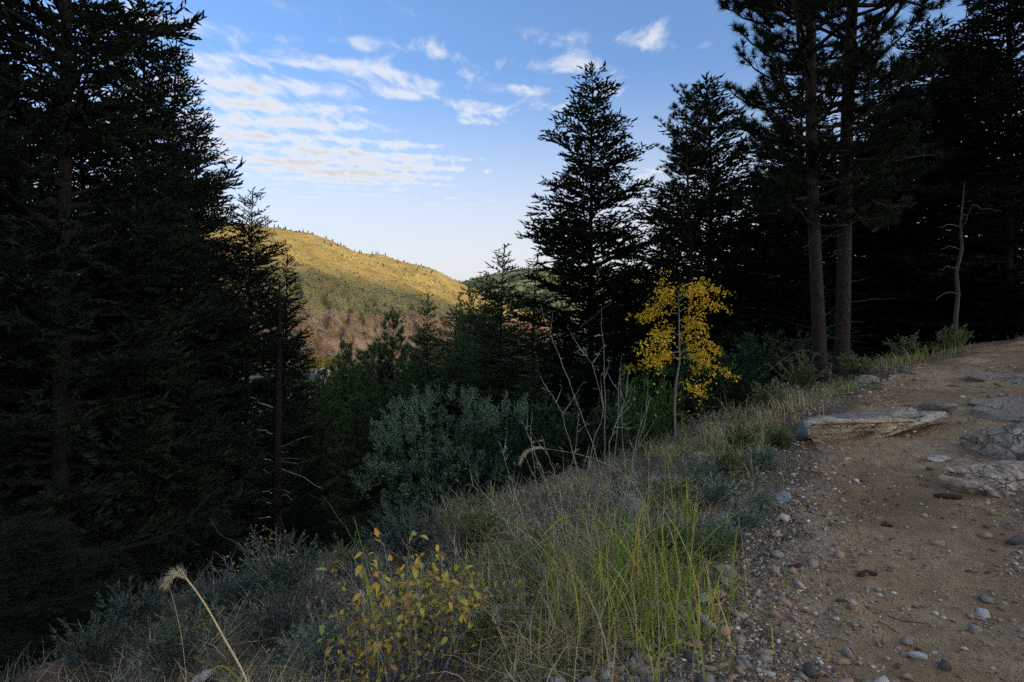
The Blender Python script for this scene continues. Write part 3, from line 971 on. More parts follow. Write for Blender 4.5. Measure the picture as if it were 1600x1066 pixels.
# --- pines and firs filling the valley floor
_v = np.random.default_rng(64)
for i, (px, py, Y, kind, lab) in enumerate([
        (486, 600, 60, 'p', 'pine on the valley side touching the dark stand'), (520, 596, 66, 'p', 'pine just below the yellow cottonwoods'), (556, 590, 70, 'p', 'pine between the small rounded pine and the tufted one'), (598, 585, 75, 'p', 'pine low behind the tufted young pine'),
        (640, 588, 72, 'f', 'dark fir at the foot of the rocky slope'), (668, 560, 80, 'f', 'fir left of the open crowned fir, far down'), (706, 545, 85, 'f', 'fir in the valley right of the open crowned fir'), (728, 530, 70, 'f', 'fir low beside the thin tipped fir'),
        (500, 640, 48, 'p', 'pine in shade below the pale roofed house'), (545, 650, 52, 'p', 'pine left of the teal house'), (604, 640, 50, 'p', 'pine right of the teal house'), (640, 630, 45, 'p', 'pine above the juniper top'),
        (470, 660, 40, 'f', 'dark fir low beside the bare snag'), (530, 700, 36, 'f', 'dark fir far below the leaning pole'), (580, 690, 38, 'f', 'dark fir left of the juniper'), (710, 590, 46, 'f', 'dark fir directly above the juniper'),
        (760, 560, 48, 'f', 'dark fir below the thin tipped fir'), (800, 540, 50, 'f', 'dark fir in the hollow left of the bare stems'), (560, 568, 180, 'p', 'distant pine by the valley road'), (650, 545, 200, 'f', 'distant fir by the valley road'), (690, 520, 230, 'f', 'distant fir on the hill foot'),
        (540, 560, 58, 'p', 'pine covering the valley house'), (575, 552, 56, 'p', 'pine standing over the low pines left of the tufted one'), (660, 510, 52, 'f', 'fir hiding the hill foot beside the open crowned fir'), (712, 478, 48, 'f', 'fir right behind the open crowned fir'), (738, 452, 44, 'f', 'fir stepping up to the thin tipped fir'),
        (758, 428, 36, 'f', 'fir left of the thin tipped fir, its tip just above the notch'), (722, 505, 40, 'f', 'fir low right of the open crowned fir'), (655, 535, 44, 'f', 'fir low left of the open crowned fir'), (590, 545, 40, 'p', 'pine left of the tufted young pine'), (632, 575, 34, 'p', 'pine at the juniper top, on its left'),
        (515, 612, 40, 'p', 'low pine beside the dark stand, above the teal house'), (560, 628, 33, 'p', 'low pine crowding the teal house'), (700, 560, 36, 'f', 'fir behind the juniper top'), (745, 545, 34, 'f', 'fir behind the juniper, on its right'),
        (765, 480, 110, 'f', 'distant fir half hidden by the thin tipped fir'), (778, 470, 140, 'f', 'distant fir under the notch, behind the others'), (610, 560, 190, 'p', 'distant pine on the rocky slope foot')]):
    b_ = base_of(px, Y)
    h_ = EYE - (py - HORIZON) / F * Y - b_[2]
    r_ = max(1.5, 0.235 * h_) * _v.uniform(0.9, 1.2)
    if kind == 'p':
        fit(YPIN, 8, 1.9, 'pine_tree', px, py, Y, lab, None, r_ * 1.25, None, i * 1.1)
    else:
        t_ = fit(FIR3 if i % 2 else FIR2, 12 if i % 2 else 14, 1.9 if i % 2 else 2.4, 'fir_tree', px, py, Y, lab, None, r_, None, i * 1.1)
        recolour(t_, M['fir_painted_lit'])

# --- the dark wood beyond the trail
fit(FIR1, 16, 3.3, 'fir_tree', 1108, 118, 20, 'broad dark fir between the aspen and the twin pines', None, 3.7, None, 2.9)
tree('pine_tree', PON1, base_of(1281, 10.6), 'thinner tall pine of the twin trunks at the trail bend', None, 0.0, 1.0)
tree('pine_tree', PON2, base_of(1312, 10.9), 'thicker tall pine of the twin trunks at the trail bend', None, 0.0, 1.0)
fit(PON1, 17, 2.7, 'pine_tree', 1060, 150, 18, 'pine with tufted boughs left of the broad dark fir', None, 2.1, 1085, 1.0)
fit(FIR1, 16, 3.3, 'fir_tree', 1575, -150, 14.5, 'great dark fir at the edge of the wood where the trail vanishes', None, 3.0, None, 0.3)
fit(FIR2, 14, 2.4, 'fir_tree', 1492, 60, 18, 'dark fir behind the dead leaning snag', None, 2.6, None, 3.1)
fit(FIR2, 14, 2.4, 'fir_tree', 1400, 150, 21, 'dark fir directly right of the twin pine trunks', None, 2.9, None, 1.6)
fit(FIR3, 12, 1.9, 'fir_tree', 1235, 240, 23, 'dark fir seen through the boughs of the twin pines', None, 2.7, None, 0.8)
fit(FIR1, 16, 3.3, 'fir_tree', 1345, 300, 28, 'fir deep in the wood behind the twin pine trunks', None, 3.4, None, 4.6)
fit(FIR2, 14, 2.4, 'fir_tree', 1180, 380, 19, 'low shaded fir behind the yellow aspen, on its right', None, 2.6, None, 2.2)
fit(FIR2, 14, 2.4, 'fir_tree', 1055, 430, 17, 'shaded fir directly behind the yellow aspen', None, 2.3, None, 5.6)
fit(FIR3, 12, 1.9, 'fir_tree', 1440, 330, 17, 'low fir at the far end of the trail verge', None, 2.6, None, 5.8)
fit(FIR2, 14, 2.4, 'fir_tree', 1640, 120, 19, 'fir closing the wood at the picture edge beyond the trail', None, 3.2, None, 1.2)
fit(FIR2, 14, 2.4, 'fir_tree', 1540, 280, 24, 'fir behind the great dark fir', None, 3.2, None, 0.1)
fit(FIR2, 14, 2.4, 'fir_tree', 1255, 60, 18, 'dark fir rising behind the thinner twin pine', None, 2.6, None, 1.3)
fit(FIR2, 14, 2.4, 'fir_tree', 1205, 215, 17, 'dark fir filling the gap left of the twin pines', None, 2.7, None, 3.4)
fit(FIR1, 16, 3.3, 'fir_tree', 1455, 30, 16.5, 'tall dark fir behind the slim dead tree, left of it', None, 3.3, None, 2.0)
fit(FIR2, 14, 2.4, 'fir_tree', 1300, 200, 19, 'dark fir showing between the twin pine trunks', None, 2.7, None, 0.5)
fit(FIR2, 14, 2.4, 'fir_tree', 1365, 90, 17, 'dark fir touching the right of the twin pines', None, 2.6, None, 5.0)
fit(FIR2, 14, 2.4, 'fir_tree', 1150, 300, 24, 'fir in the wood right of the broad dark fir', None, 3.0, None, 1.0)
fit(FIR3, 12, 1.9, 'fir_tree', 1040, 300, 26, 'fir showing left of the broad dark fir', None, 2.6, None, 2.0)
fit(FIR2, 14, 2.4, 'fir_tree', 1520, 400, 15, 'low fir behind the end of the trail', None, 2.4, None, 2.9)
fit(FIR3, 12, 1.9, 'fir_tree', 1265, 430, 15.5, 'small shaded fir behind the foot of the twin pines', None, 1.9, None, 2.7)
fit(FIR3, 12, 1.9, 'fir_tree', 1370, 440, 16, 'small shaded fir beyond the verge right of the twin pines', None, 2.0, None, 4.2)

# ------------------------------------------------------------------ rocks
import bmesh


def sphere_pts(sub):
    bm = bmesh.new()
    bmesh.ops.create_icosphere(bm, subdivisions=sub, radius=1.0)
    v = np.array([x.co[:] for x in bm.verts])
    f = np.array([[q.index for q in p.verts] for p in bm.faces])
    bm.free()
    return v, f


ICO = {s: sphere_pts(s) for s in (1, 2, 3, 4, 5)}


def stone_geo(sub, seed, dims=(1, 1, 1), cuts=7, rough=0.12, strata=0.0, box=2.0, taper=0.0, freq=1.7, layer=0.09):
    """a broken stone: rounded block, sliced by random planes, roughened, optionally stepped along its bedding"""
    rng = np.random.default_rng(seed)
    v, f = ICO[sub]
    v = v.copy()
    if box > 2.0:
        v = v / (np.abs(v) ** box).sum(1, keepdims=True) ** (1 / box)
    for k in range(cuts):
        n = norm(rng.normal(size=3) * np.array([1, 1, 0.8]))
        d = rng.uniform(0.52, 0.86)
        s = v @ n
        v = v - np.clip(s - d, 0, None)[:, None] * n[None, :] * 0.98
    n = norm(v)
    v = v * (1 + rough * fbm3(v + seed * 3.1, freq, seed, 4, 0.55)[:, None])
    if strata > 0:
        lay = np.floor((v[:, 2] + 0.35 * fbm3(v, 0.8, seed + 5, 2) + 0.10 * v[:, 0]) / layer)
        hsh = hash2(lay, np.zeros_like(lay), seed)
        st = 1 - strata * hsh
        v[:, 1] *= st
        v[:, 0] *= 1 - strata * 0.5 * hash2(lay, np.ones_like(lay), seed)
    if taper:
        k = 1 - taper * np.clip((v[:, 0] + 1) / 2, 0, 1)
        v[:, 2] *= k
        v[:, 1] *= 0.5 + 0.5 * k
    return v * np.array(dims), f


def rock_mat(name, base, band=None, mscale=(3, 3, 14), speck=None, rot=None):
    m, nt, b = new_mat(name)
    n1 = tex_noise(nt, 1.0, 7, 0.66, mscale=mscale, rot=rot, dist=0.5)
    n2 = tex_noise(nt, 26.0, 5, 0.7)
    c = ramp(nt, n1, base)
    c = mixc(nt, maprange(nt, n2, 0.52, 0.72), c, tuple(x * 0.55 for x in base[0][1]))
    if speck:
        n3 = tex_noise(nt, 5.0, 5, 0.6)
        c = mixc(nt, maprange(nt, n3, 0.54, 0.64), c, speck)
    vo = nt.nodes.new('ShaderNodeTexVoronoi')
    vo.feature = 'DISTANCE_TO_EDGE'
    vo.inputs['Scale'].default_value = 2.6
    tc = nt.nodes.new('ShaderNodeTexCoord')
    mp = nt.nodes.new('ShaderNodeMapping')
    mp.inputs['Scale'].default_value = (1.0, 1.6, 3.2)
    wob = nt.nodes.new('ShaderNodeVectorMath')
    wob.operation = 'MULTIPLY_ADD'
    wob.inputs[1].default_value = (0.12, 0.12, 0.05)
    nz = nt.nodes.new('ShaderNodeTexNoise')
    nz.inputs['Scale'].default_value = 7.0
    nt.links.new(tc.outputs['Object'], nz.inputs['Vector'])
    nt.links.new(nz.outputs['Color'], wob.inputs[0])
    nt.links.new(tc.outputs['Object'], wob.inputs[2])
    nt.links.new(wob.outputs[0], mp.inputs[0])
    nt.links.new(mp.outputs[0], vo.inputs['Vector'])
    crack = maprange(nt, vo.outputs['Distance'], 0.0, 0.022, 1.0, 0.0)
    crack = math_n(nt, 'MULTIPLY', crack, maprange(nt, n1, 0.42, 0.55))
    c = mixc(nt, math_n(nt, 'MULTIPLY', crack, 0.75), c, (0.06, 0.045, 0.03))
    nt.links.new(c, b.inputs['Base Color'])
    b.inputs['Roughness'].default_value = 0.85
    bump(nt, b, math_n(nt, 'SUBTRACT', math_n(nt, 'ADD', n1, math_n(nt, 'MULTIPLY', n2, 0.45)), crack), 1.0, 0.035)
    return m


M['ledge'] = rock_mat('layered_tan_rock', [(0.28, (0.13, 0.085, 0.048)), (0.43, (0.52, 0.37, 0.21)), (0.58, (0.78, 0.59, 0.37)), (0.75, (0.84, 0.70, 0.49))], mscale=(3.0, 6, 15))
M['ledge_grey'] = rock_mat('layered_grey_rock', [(0.30, (0.15, 0.115, 0.08)), (0.5, (0.36, 0.29, 0.205)), (0.72, (0.52, 0.43, 0.315))], mscale=(3.0, 5, 13))
M['slate'] = rock_mat('blue_grey_rock', [(0.3, (0.19, 0.175, 0.15)), (0.55, (0.35, 0.325, 0.285)), (0.75, (0.48, 0.44, 0.38))], mscale=(5, 5, 12))
M['gneiss'] = rock_mat('banded_gneiss', [(0.34, (0.075, 0.060, 0.042)), (0.44, (0.30, 0.235, 0.16)), (0.55, (0.66, 0.46, 0.30)), (0.72, (0.80, 0.63, 0.45))], mscale=(15, 6, 6), rot=(0.3, 0.5, 0.3))
M['gneiss_dark'] = rock_mat('dark_gneiss', [(0.34, (0.085, 0.065, 0.044)), (0.46, (0.30, 0.235, 0.16)), (0.58, (0.56, 0.42, 0.285)), (0.74, (0.72, 0.55, 0.39))], mscale=(9, 6, 9))
M['white_stone'] = rock_mat('pale_quartz', [(0.3, (0.40, 0.29, 0.20)), (0.55, (0.70, 0.57, 0.44)), (0.75, (0.84, 0.76, 0.64))], mscale=(6, 6, 6))
M['round_stone'] = rock_mat('weathered_round_stone', [(0.3, (0.15, 0.13, 0.095)), (0.5, (0.29, 0.255, 0.195)), (0.75, (0.40, 0.36, 0.29))], mscale=(9, 9, 9), speck=(0.20, 0.20, 0.15))
M['dusty'] = rock_mat('dusty_flat_rock', [(0.3, (0.27, 0.19, 0.12)), (0.55, (0.41, 0.305, 0.20)), (0.75, (0.52, 0.40, 0.28))], mscale=(4, 4, 10))


def rock_at(name, px, py, dims, mat, label, cat='rock', seed=1, sub=4, rz=0.0, tilt=(0, 0), sink=0.25, parent=None, off=(0, 0), group=None, **kw):
    """a stone whose foot is where the line of sight through a photo pixel meets the ground"""
    p = hit(px, py)
    x, y = p[0] + off[0], p[1] + off[1]
    z = float(stand(np.array([x]), np.array([y]))[0])
    v, f = stone_geo(sub, seed, dims, **kw)
    mb = MB()
    mb.add(v, f)
    o = put(name, mb.mesh(name, mat, True), None, (x, y, z + dims[2] * (0.62 - 1.3 * sink)), (tilt[0], tilt[1], rz))
    try:
        o.data.set_sharp_from_angle(angle=math.radians(38))
    except Exception:
        pass
    return tag(o, label, cat, group)


# the long layered slab lying across the trail edge
lp = hit(1345, 684)
ledge = thing('rock_ledge', 'long layered tan rock slab lying across the edge of the trail', 'rock', (lp[0], lp[1], lp[2]), 0.0)


def slab(px, pyc, lpx, hpx, depth, tilt, taper, mat, seed, dy=0.0, strata=0.3, box=4.5, layer=0.22, label=None, yaw=0.0):
    k = (lp[1] + dy) / F
    x = (px - 800) * k - lp[0]
    z = EYE - (pyc - HORIZON) * k - lp[2]
    v, f = stone_geo(5 if lpx > 60 else 4, seed, (lpx * k / 2, depth / 2, hpx * k / 2), cuts=5, rough=0.10, strata=strata, box=box, taper=taper, freq=2.2, layer=layer)
    mb = MB()
    mb.add(v, f)
    o = put('slab', mb.mesh('slab', mat, True), ledge, (x, dy, z), (0, -math.radians(tilt), yaw))
    o.data.set_sharp_from_angle(angle=math.radians(35))
    if label:
        o['label'] = label


slab(1338, 669, 174, 38, 0.46, 4.0, 0.18, M['ledge'], 5)
slab(1354, 652, 172, 13, 0.44, 6.0, 0.10, M['ledge_grey'], 9, 0.07, 0.12, 6.0, 0.5, 'grey weathered top layer')
slab(1412, 660, 138, 26, 0.40, 13.0, 0.45, M['ledge'], 14, -0.02, 0.35)
slab(1432, 656, 96, 20, 0.40, 12.0, 0.3, M['ledge_grey'], 19, 0.14, 0.3)
slab(1464, 641, 54, 30, 0.46, 12.0, 0.3, M['ledge_grey'], 27, 0.22, 0.2)
slab(1257, 668, 22, 34, 0.30, 8.0, 0.3, M['slate'], 31, 0.02, 0.1, 3.0, 0.5, 'blue grey chip at the slab end')

rock_at('boulder', 1562, 764, (0.46, 0.30, 0.19), M['gneiss'], 'pink and grey banded boulder beside the trail at the picture edge', 'boulder', 42, 5, 0.25, (0.05, -0.10), 0.2, rough=0.10, cuts=16, strata=0.22, layer=0.20, freq=3.6, box=3.4)
rock_at('boulder', 1590, 716, (0.42, 0.34, 0.27), M['gneiss_dark'], 'rough dark boulder with pale veins above the banded boulder', 'boulder', 47, 5, 0.6, (0.1, -0.25), 0.22, rough=0.16, cuts=18, freq=3.8, box=3.2, strata=0.25, layer=0.17)
rock_at('boulder', 1522, 703, (0.14, 0.12, 0.085), M['gneiss_dark'], 'small lumpy boulder in front of the rough dark boulder', 'boulder', 52, 4, 0.2, (0, 0), 0.25, rough=0.35, cuts=6, freq=2.5)
rock_at('flat_rock', 1585, 654, (0.42, 0.36, 0.10), M['dusty'], 'broad grey flat rock beyond the rough dark boulder', 'rock', 58, 4, 0.3, (0.05, -0.22), 0.2, box=4.0, cuts=6, strata=0.2)
rock_at('flat_rock', 1548, 633, (0.21, 0.20, 0.035), M['dusty'], 'thin grey flat rock set in the trail near the slab end', 'rock', 63, 4, 0.5, (0.02, -0.1), 0.3, box=4.0, cuts=6)
rock_at('flat_rock', 1540, 594, (0.42, 0.25, 0.06), M['dusty'], 'narrow rock edge breaking the trail surface far up', 'rock', 67, 4, 0.25, (0.1, -0.10), 0.35, box=4.0, cuts=5, strata=0.2)
rock_at('flat_rock', 1612, 598, (0.35, 0.22, 0.05), M['dusty'], 'rock edge at the picture border far up the trail', 'rock', 69, 4, 0.3, (0.1, -0.15), 0.3, box=4.0, cuts=5)
rock_at('pale_stone', 1472, 724, (0.125, 0.07, 0.035), M['white_stone'], 'whitish pointed flat stone lying on the trail', 'stone', 73, 4, -0.15, (0, 0.05), 0.2, cuts=9)
rock_at('round_stone', 1227, 784, (0.082, 0.07, 0.052), M['slate'], 'blue grey rounded stone at the trail edge', 'stone', 79, 4, 0.3, (0, 0.1), 0.2, cuts=6, rough=0.08)
rock_at('round_stone', 1065, 834, (0.095, 0.085, 0.078), M['round_stone'], 'mottled grey rounded stone standing in the grass', 'stone', 84, 4, 0.4, (0, 0), 0.2, cuts=3, rough=0.08)
rock_at('flat_stone', 1240, 790, (0.05, 0.04, 0.028), M['dusty'], 'small tan stone touching the blue grey rounded stone', 'stone', 85, 3, 0.4, (0, 0), 0.2, cuts=6)
rock_at('half_buried_rock', 1050, 757, (0.22, 0.17, 0.09), M['round_stone'], 'pale rounded rock half buried in the grassy bank', 'rock', 88, 5, 0.3, (0.1, 0.1), 0.25, cuts=7, rough=0.2)
rock_at('half_buried_rock', 1100, 722, (0.22, 0.16, 0.09), M['ledge_grey'], 'grey ridged rock in dry grass right of the aspen foot', 'rock', 92, 4, 0.6, (0, 0.2), 0.3, strata=0.3)
rock_at('half_buried_rock', 1150, 735, (0.26, 0.15, 0.07), M['ledge_grey'], 'flat grey rock lying in dry grass halfway to the long slab', 'rock', 95, 4, 0.15, (0, 0.1), 0.3, strata=0.3)
rock_at('half_buried_rock', 1205, 696, (0.14, 0.1, 0.05), M['ledge'], 'small tan rock left of the long slab', 'rock', 97, 4, 0.15, (0, 0.1), 0.3, strata=0.2)
rock_at('half_buried_rock', 985, 800, (0.22, 0.18, 0.11), M['round_stone'], 'pale rock on the bank behind the bare stems', 'rock', 99, 5, 0.5, (0.1, 0.0), 0.3, cuts=7, rough=0.25)
rock_at('half_buried_rock', 790, 995, (0.24, 0.18, 0.12), M['gneiss'], 'striped grey rock under the grass beside the yellow leaved shrub', 'rock', 103, 5, 0.5, (0.1, 0.25), 0.3, cuts=7, rough=0.2, strata=0.2)
rock_at('half_buried_rock', 870, 900, (0.15, 0.13, 0.07), M['round_stone'], 'grey lichened rock below the bare stems', 'rock', 108, 4, 0.9, (0.1, 0.1), 0.3, cuts=7, rough=0.2)
rock_at('half_buried_rock', 1130, 905, (0.11, 0.09, 0.06), M['ledge_grey'], 'grey rock at the gravel edge beside the tall green grass', 'rock', 111, 4, 0.9, (0.1, 0.1), 0.3, cuts=7, rough=0.2)
rock_at('half_buried_rock', 1350, 600, (0.30, 0.20, 0.10), M['ledge_grey'], 'grey rock below the twin pine trunks', 'rock', 114, 4, 0.4, (0.1, -0.2), 0.3, strata=0.3)
rock_at('half_buried_rock', 320, 1060, (0.07, 0.05, 0.04), M['white_stone'], 'pale stone half hidden near the fox tail grass stalk', 'rock', 116, 3, 0.4, (0.1, -0.2), 0.3)
rock_at('half_buried_rock', 362, 972, (0.09, 0.06, 0.04), M['round_stone'], 'small grey stone in the sage below the yellow leaved shrub', 'rock', 118, 3, 0.4, (0.1, -0.2), 0.3)

# ------------------------------------------------------------------ loose stones and gravel of the trail
STONE_MATS = {}
for nm, cols in {'tan': [(0.2, (0.30, 0.195, 0.11)), (0.6, (0.50, 0.34, 0.20))], 'pink': [(0.2, (0.36, 0.19, 0.115)), (0.6, (0.56, 0.34, 0.22))],
                 'grey': [(0.2, (0.24, 0.185, 0.13)), (0.6, (0.42, 0.335, 0.24))], 'pale': [(0.2, (0.50, 0.39, 0.28)), (0.6, (0.70, 0.59, 0.45))],
                 'dark': [(0.2, (0.07, 0.06, 0.052)), (0.6, (0.145, 0.125, 0.105))]}.items():
    m, nt, b = new_mat(nm + '_stone')
    n = tex_noise(nt, 30.0, 5, 0.65)
    nt.links.new(ramp(nt, n, cols + [(0.85, tuple(min(1, c * 1.25) for c in cols[1][1]))]), b.inputs['Base Color'])
    b.inputs['Roughness'].default_value = 0.85
    bump(nt, b, n, 0.5, 0.01)
    STONE_MATS[nm] = m

def hull(seed, dims, n=15):
    """a crushed stone: convex hull of a few points on a rough ellipsoid"""
    rng = np.random.default_rng(seed)
    p = norm(rng.normal(size=(n, 3))) * rng.uniform(0.82, 1.08, (n, 1)) * np.array(dims)
    bm = bmesh.new()
    for q in p:
        bm.verts.new(q)
    r = bmesh.ops.convex_hull(bm, input=bm.verts)
    for v in [v for v in bm.verts if not v.link_faces]:
        bm.verts.remove(v)
    bmesh.ops.triangulate(bm, faces=bm.faces[:])
    bm.verts.index_update()
    v = np.array([x.co[:] for x in bm.verts])
    f = np.array([[x.index for x in fc.verts] for fc in bm.faces])
    bm.free()
    return v, f


SHAPES = {'flat': ((1.05, 0.80, 0.32), 16), 'blocky': ((0.85, 0.75, 0.62), 13), 'long': ((1.3, 0.58, 0.40), 15), 'rounded': ((0.95, 0.80, 0.60), 19)}
PEB = {}
for nm in STONE_MATS:
    for k, (dm, cu) in SHAPES.items():
        v, f = hull(300 + len(k) * 7 + len(nm), dm, cu)
        mb = MB()
        mb.add(v, f)
        PEB[nm, k] = mb.mesh('stone', STONE_MATS[nm])


def trail_points(n, rng, ymax=13.5):
    """points on the trail thrown denser close to the camera"""
    out = []
    while len(out) < n:
        r = 1.7 * (ymax / 1.7) ** rng.random()
        a = rng.uniform(0.0, 0.84)
        x, y = r * math.sin(a), r * math.cos(a)
        out.append((x, y))
    return np.array(out)


def build_stones():
    rng = np.random.default_rng(5)
    p = trail_points(21000, rng, 12.5)
    d, _ = trail_sd(p[:, 0], p[:, 1])
    lane = np.exp(-((d + 1.05) / 0.42) ** 2)                 # the trodden line is swept nearly clean
    gr = 1.0 * np.exp(-((d + 0.02) / 0.5) ** 2) + 0.70 * smooth01(-d, 1.15, 1.7) + 0.36
    gr = gr * (1 - 0.62 * lane) * (0.55 + 1.1 * np.clip(fbm(p[:, 0] * 1.6, p[:, 1] * 1.6, 3, 15) + 0.35, 0, 1))
    gr = np.where(d > 0.35, gr * np.exp(-(d - 0.35) / 0.5), gr)
    gr = np.where(d < -TRAIL_W - 0.3, gr * 0.5, gr)
    keep = rng.random(len(p)) < gr
    p, d = p[keep], d[keep]
    r = np.hypot(p[:, 0], p[:, 1])
    size = np.exp(rng.normal(math.log(0.0118), 0.52, len(p))) * (0.8 + 0.06 * r)
    size = np.clip(size, 0.004, 0.05)
    z = stand(p[:, 0], p[:, 1])
    px = size * F / p[:, 1]
    inside = (np.abs(p[:, 0]) < 0.9 * p[:, 1]) & (p[:, 1] > 1.9)
    order = np.argsort(-(px * inside))
    big = order[:270]
    words = {'tan': 'tan', 'pink': 'pinkish', 'grey': 'grey', 'pale': 'whitish', 'dark': 'dark brown'}
    seen = set()
    for i in big:
        nm = rng.choice(['tan', 'pink', 'grey', 'pale', 'dark'], p=[0.36, 0.2, 0.24, 0.12, 0.08])
        k = rng.choice(list(SHAPES))
        sz = max(size[i], 0.011) * rng.uniform(1.0, 1.5)
        o = put('stone', PEB[nm, k], None, (p[i, 0], p[i, 1], z[i] + 0.22 * sz), (rng.normal(0, 0.18), rng.normal(0, 0.18), rng.uniform(0, 6.28)), (sz, sz, sz * rng.uniform(0.75, 1.25)))
        side = 'among the bank weeds' if d[i] > 0.12 else 'on the gravel edge' if d[i] > -0.2 else 'just inside the gravel edge' if d[i] > -0.55 else ('on the trodden trail' if d[i] > -1.55 else 'in the uphill rubble')
        yy = p[i, 1]
        band = 'at the very bottom' if yy < 2.3 else 'just above the bottom edge' if yy < 2.6 else 'below the thin twigs' if yy < 3.0 else ('near the reddish wood stub' if yy < 3.6 else ('near the mottled stone' if yy < 4.6 else ('just below the long slab' if yy < 6.4 else 'beyond the long slab')))
        big_word = 'larger' if sz > 0.024 else 'small'
        tag(o, '%s %s %s stone %s %s' % (big_word, k, words[nm], side, band), 'stone', '%s %s %s stones %s %s' % (big_word, k, words[nm], side, band))
    # the rest is gravel
    rest = order[270:]
    m, nt, b = new_mat('gravel')
    c = ramp(nt, island(nt), [(0.0, (0.10, 0.066, 0.042)), (0.22, (0.26, 0.165, 0.095)), (0.48, (0.46, 0.29, 0.18)), (0.66, (0.40, 0.325, 0.24)), (0.86, (0.60, 0.44, 0.29)), (1.0, (0.80, 0.70, 0.55))])
    nt.links.new(c, b.inputs['Base Color'])
    b.inputs['Roughness'].default_value = 0.9
    extra = trail_points(40000, rng, 8.5)
    de, _ = trail_sd(extra[:, 0], extra[:, 1])
    ge = (1.0 * np.exp(-((de + 0.05) / 0.5) ** 2) + 0.6 * smooth01(-de, 1.15, 1.7) + 0.3) * (de < 0.7) * (1 - 0.50 * np.exp(-((de + 1.05) / 0.35) ** 2))
    extra = extra[rng.random(len(extra)) < ge]
    more = trail_points(60000, rng, 6.5)
    dm, _ = trail_sd(more[:, 0], more[:, 1])
    band = np.exp(-((dm + 0.12) / 0.34) ** 2) + 0.30 * smooth01(-dm, 1.3, 1.8)
    more = more[(rng.random(len(more)) < band * 0.85) & (dm < 0.5) & (more[:, 1] > 1.7)]
    n_small = len(extra)
    extra = np.concatenate([extra, more])
    P2 = np.concatenate([np.stack([p[rest, 0], p[rest, 1], z[rest]], -1), np.stack([extra[:, 0], extra[:, 1], stand(extra[:, 0], extra[:, 1])], -1)])
    S2 = np.concatenate([size[rest], np.concatenate([np.exp(rng.normal(math.log(0.0060), 0.45, n_small)), np.exp(rng.normal(math.log(0.0088), 0.38, len(more)))])])
    n = len(P2)
    a = rng.uniform(0, 6.28, n)
    kind = np.where(np.arange(n) < len(rest), rng.integers(0, 4, n), rng.integers(4, 8, n))
    mb = MB()
    for k in range(8):
        v0, f0 = hull(900 + k, [(1, 0.75, 0.5), (0.9, 0.8, 0.6), (1.2, 0.6, 0.45), (1, 0.85, 0.35)][k % 4], 10 if k < 4 else 6)
        w = np.nonzero(kind == k)[0]
        nvv = len(v0)
        ca, sa = np.cos(a[w])[:, None], np.sin(a[w])[:, None]
        vv = v0[None] * rng.uniform(0.8, 1.2, (len(w), 1, 3))
        vv = np.stack([vv[..., 0] * ca - vv[..., 1] * sa, vv[..., 0] * sa + vv[..., 1] * ca, vv[..., 2] + 0.2], -1) * S2[w][:, None, None] + P2[w][:, None, :]
        mb.add(vv.reshape(-1, 3), (f0[None] + (np.arange(len(w)) * nvv)[:, None, None]).reshape(-1, 3))
    tag(put('gravel', mb.mesh('gravel', m)), 'loose brown and grey gravel strewn over the trail', 'gravel', kind='stuff')


build_stones()

# cones, bark bits and fallen sticks on the trail
M['cone'] = bark_mat('fallen_bark', (0.035, 0.02, 0.013), (0.12, 0.065, 0.035), (40, 40, 40))
M['stick'] = bark_mat('fallen_stick', (0.08, 0.055, 0.035), (0.22, 0.16, 0.105), (40, 40, 12))


def lying(name, px, py, L, r, rz, mat, label, cat, seed):
    rng = np.random.default_rng(seed)
    p = hit(px, py)
    t = np.linspace(-0.5, 0.5, 9)
    x = p[0] + t * L * math.cos(rz)
    y = p[1] + t * L * math.sin(rz) + 0.06 * L * np.sin(t * 5 + seed)
    z = stand(x, y) + r * 0.8
    mb = MB()
    mb.tube(np.stack([x, y, z], -1), r * np.array([0.5, 0.9, 1, 1, 1.1, 1, 1, 0.85, 0.4]) * (1 + rng.normal(0, 0.08, 9)), 7)
    me = mb.mesh(name, mat, True)
    tag(put(name, me), label, cat)


lying('bark_piece', 1355, 909, 0.115, 0.014, 0.05, M['cone'], 'reddish brown stub of wood lying on the trodden trail', 'wood', 1)
lying('bark_piece', 1386, 829, 0.075, 0.013, -0.2, M['cone'], 'dark brown bark bit on the trail in front of the pale stones', 'wood', 2)
lying('bark_piece', 1482, 783, 0.17, 0.022, -0.35, M['cone'], 'dark piece of rotten wood on the trail below the white stone', 'wood', 3)
lying('bark_piece', 1243, 893, 0.075, 0.012, 0.1, M['cone'], 'small dark bark bit near the gravel edge', 'wood', 4)
lying('twig', 1420, 975, 0.17, 0.003, -0.5, M['stick'], 'thin straight twig lying on the near trail', 'twig', 5)
lying('twig', 1390, 985, 0.12, 0.0028, 1.9, M['stick'], 'short thin twig pointing up the near trail', 'twig', 6)
lying('twig', 1365, 770, 0.16, 0.003, 0.8, M['stick'], 'curved straw twig on the trail middle', 'twig', 7)
lying('twig', 1290, 900, 0.14, 0.0028, -0.5, M['stick'], 'pale thin twig near the gravel edge', 'twig', 8)
lying('twig', 1270, 806, 0.2, 0.003, -0.55, M['stick'], 'straw coloured twig below the blue grey stone', 'twig', 9)
lying('twig', 1230, 1050, 0.16, 0.003, -0.5, M['stick'], 'straw coloured twig at the bottom edge on the gravel', 'twig', 10)

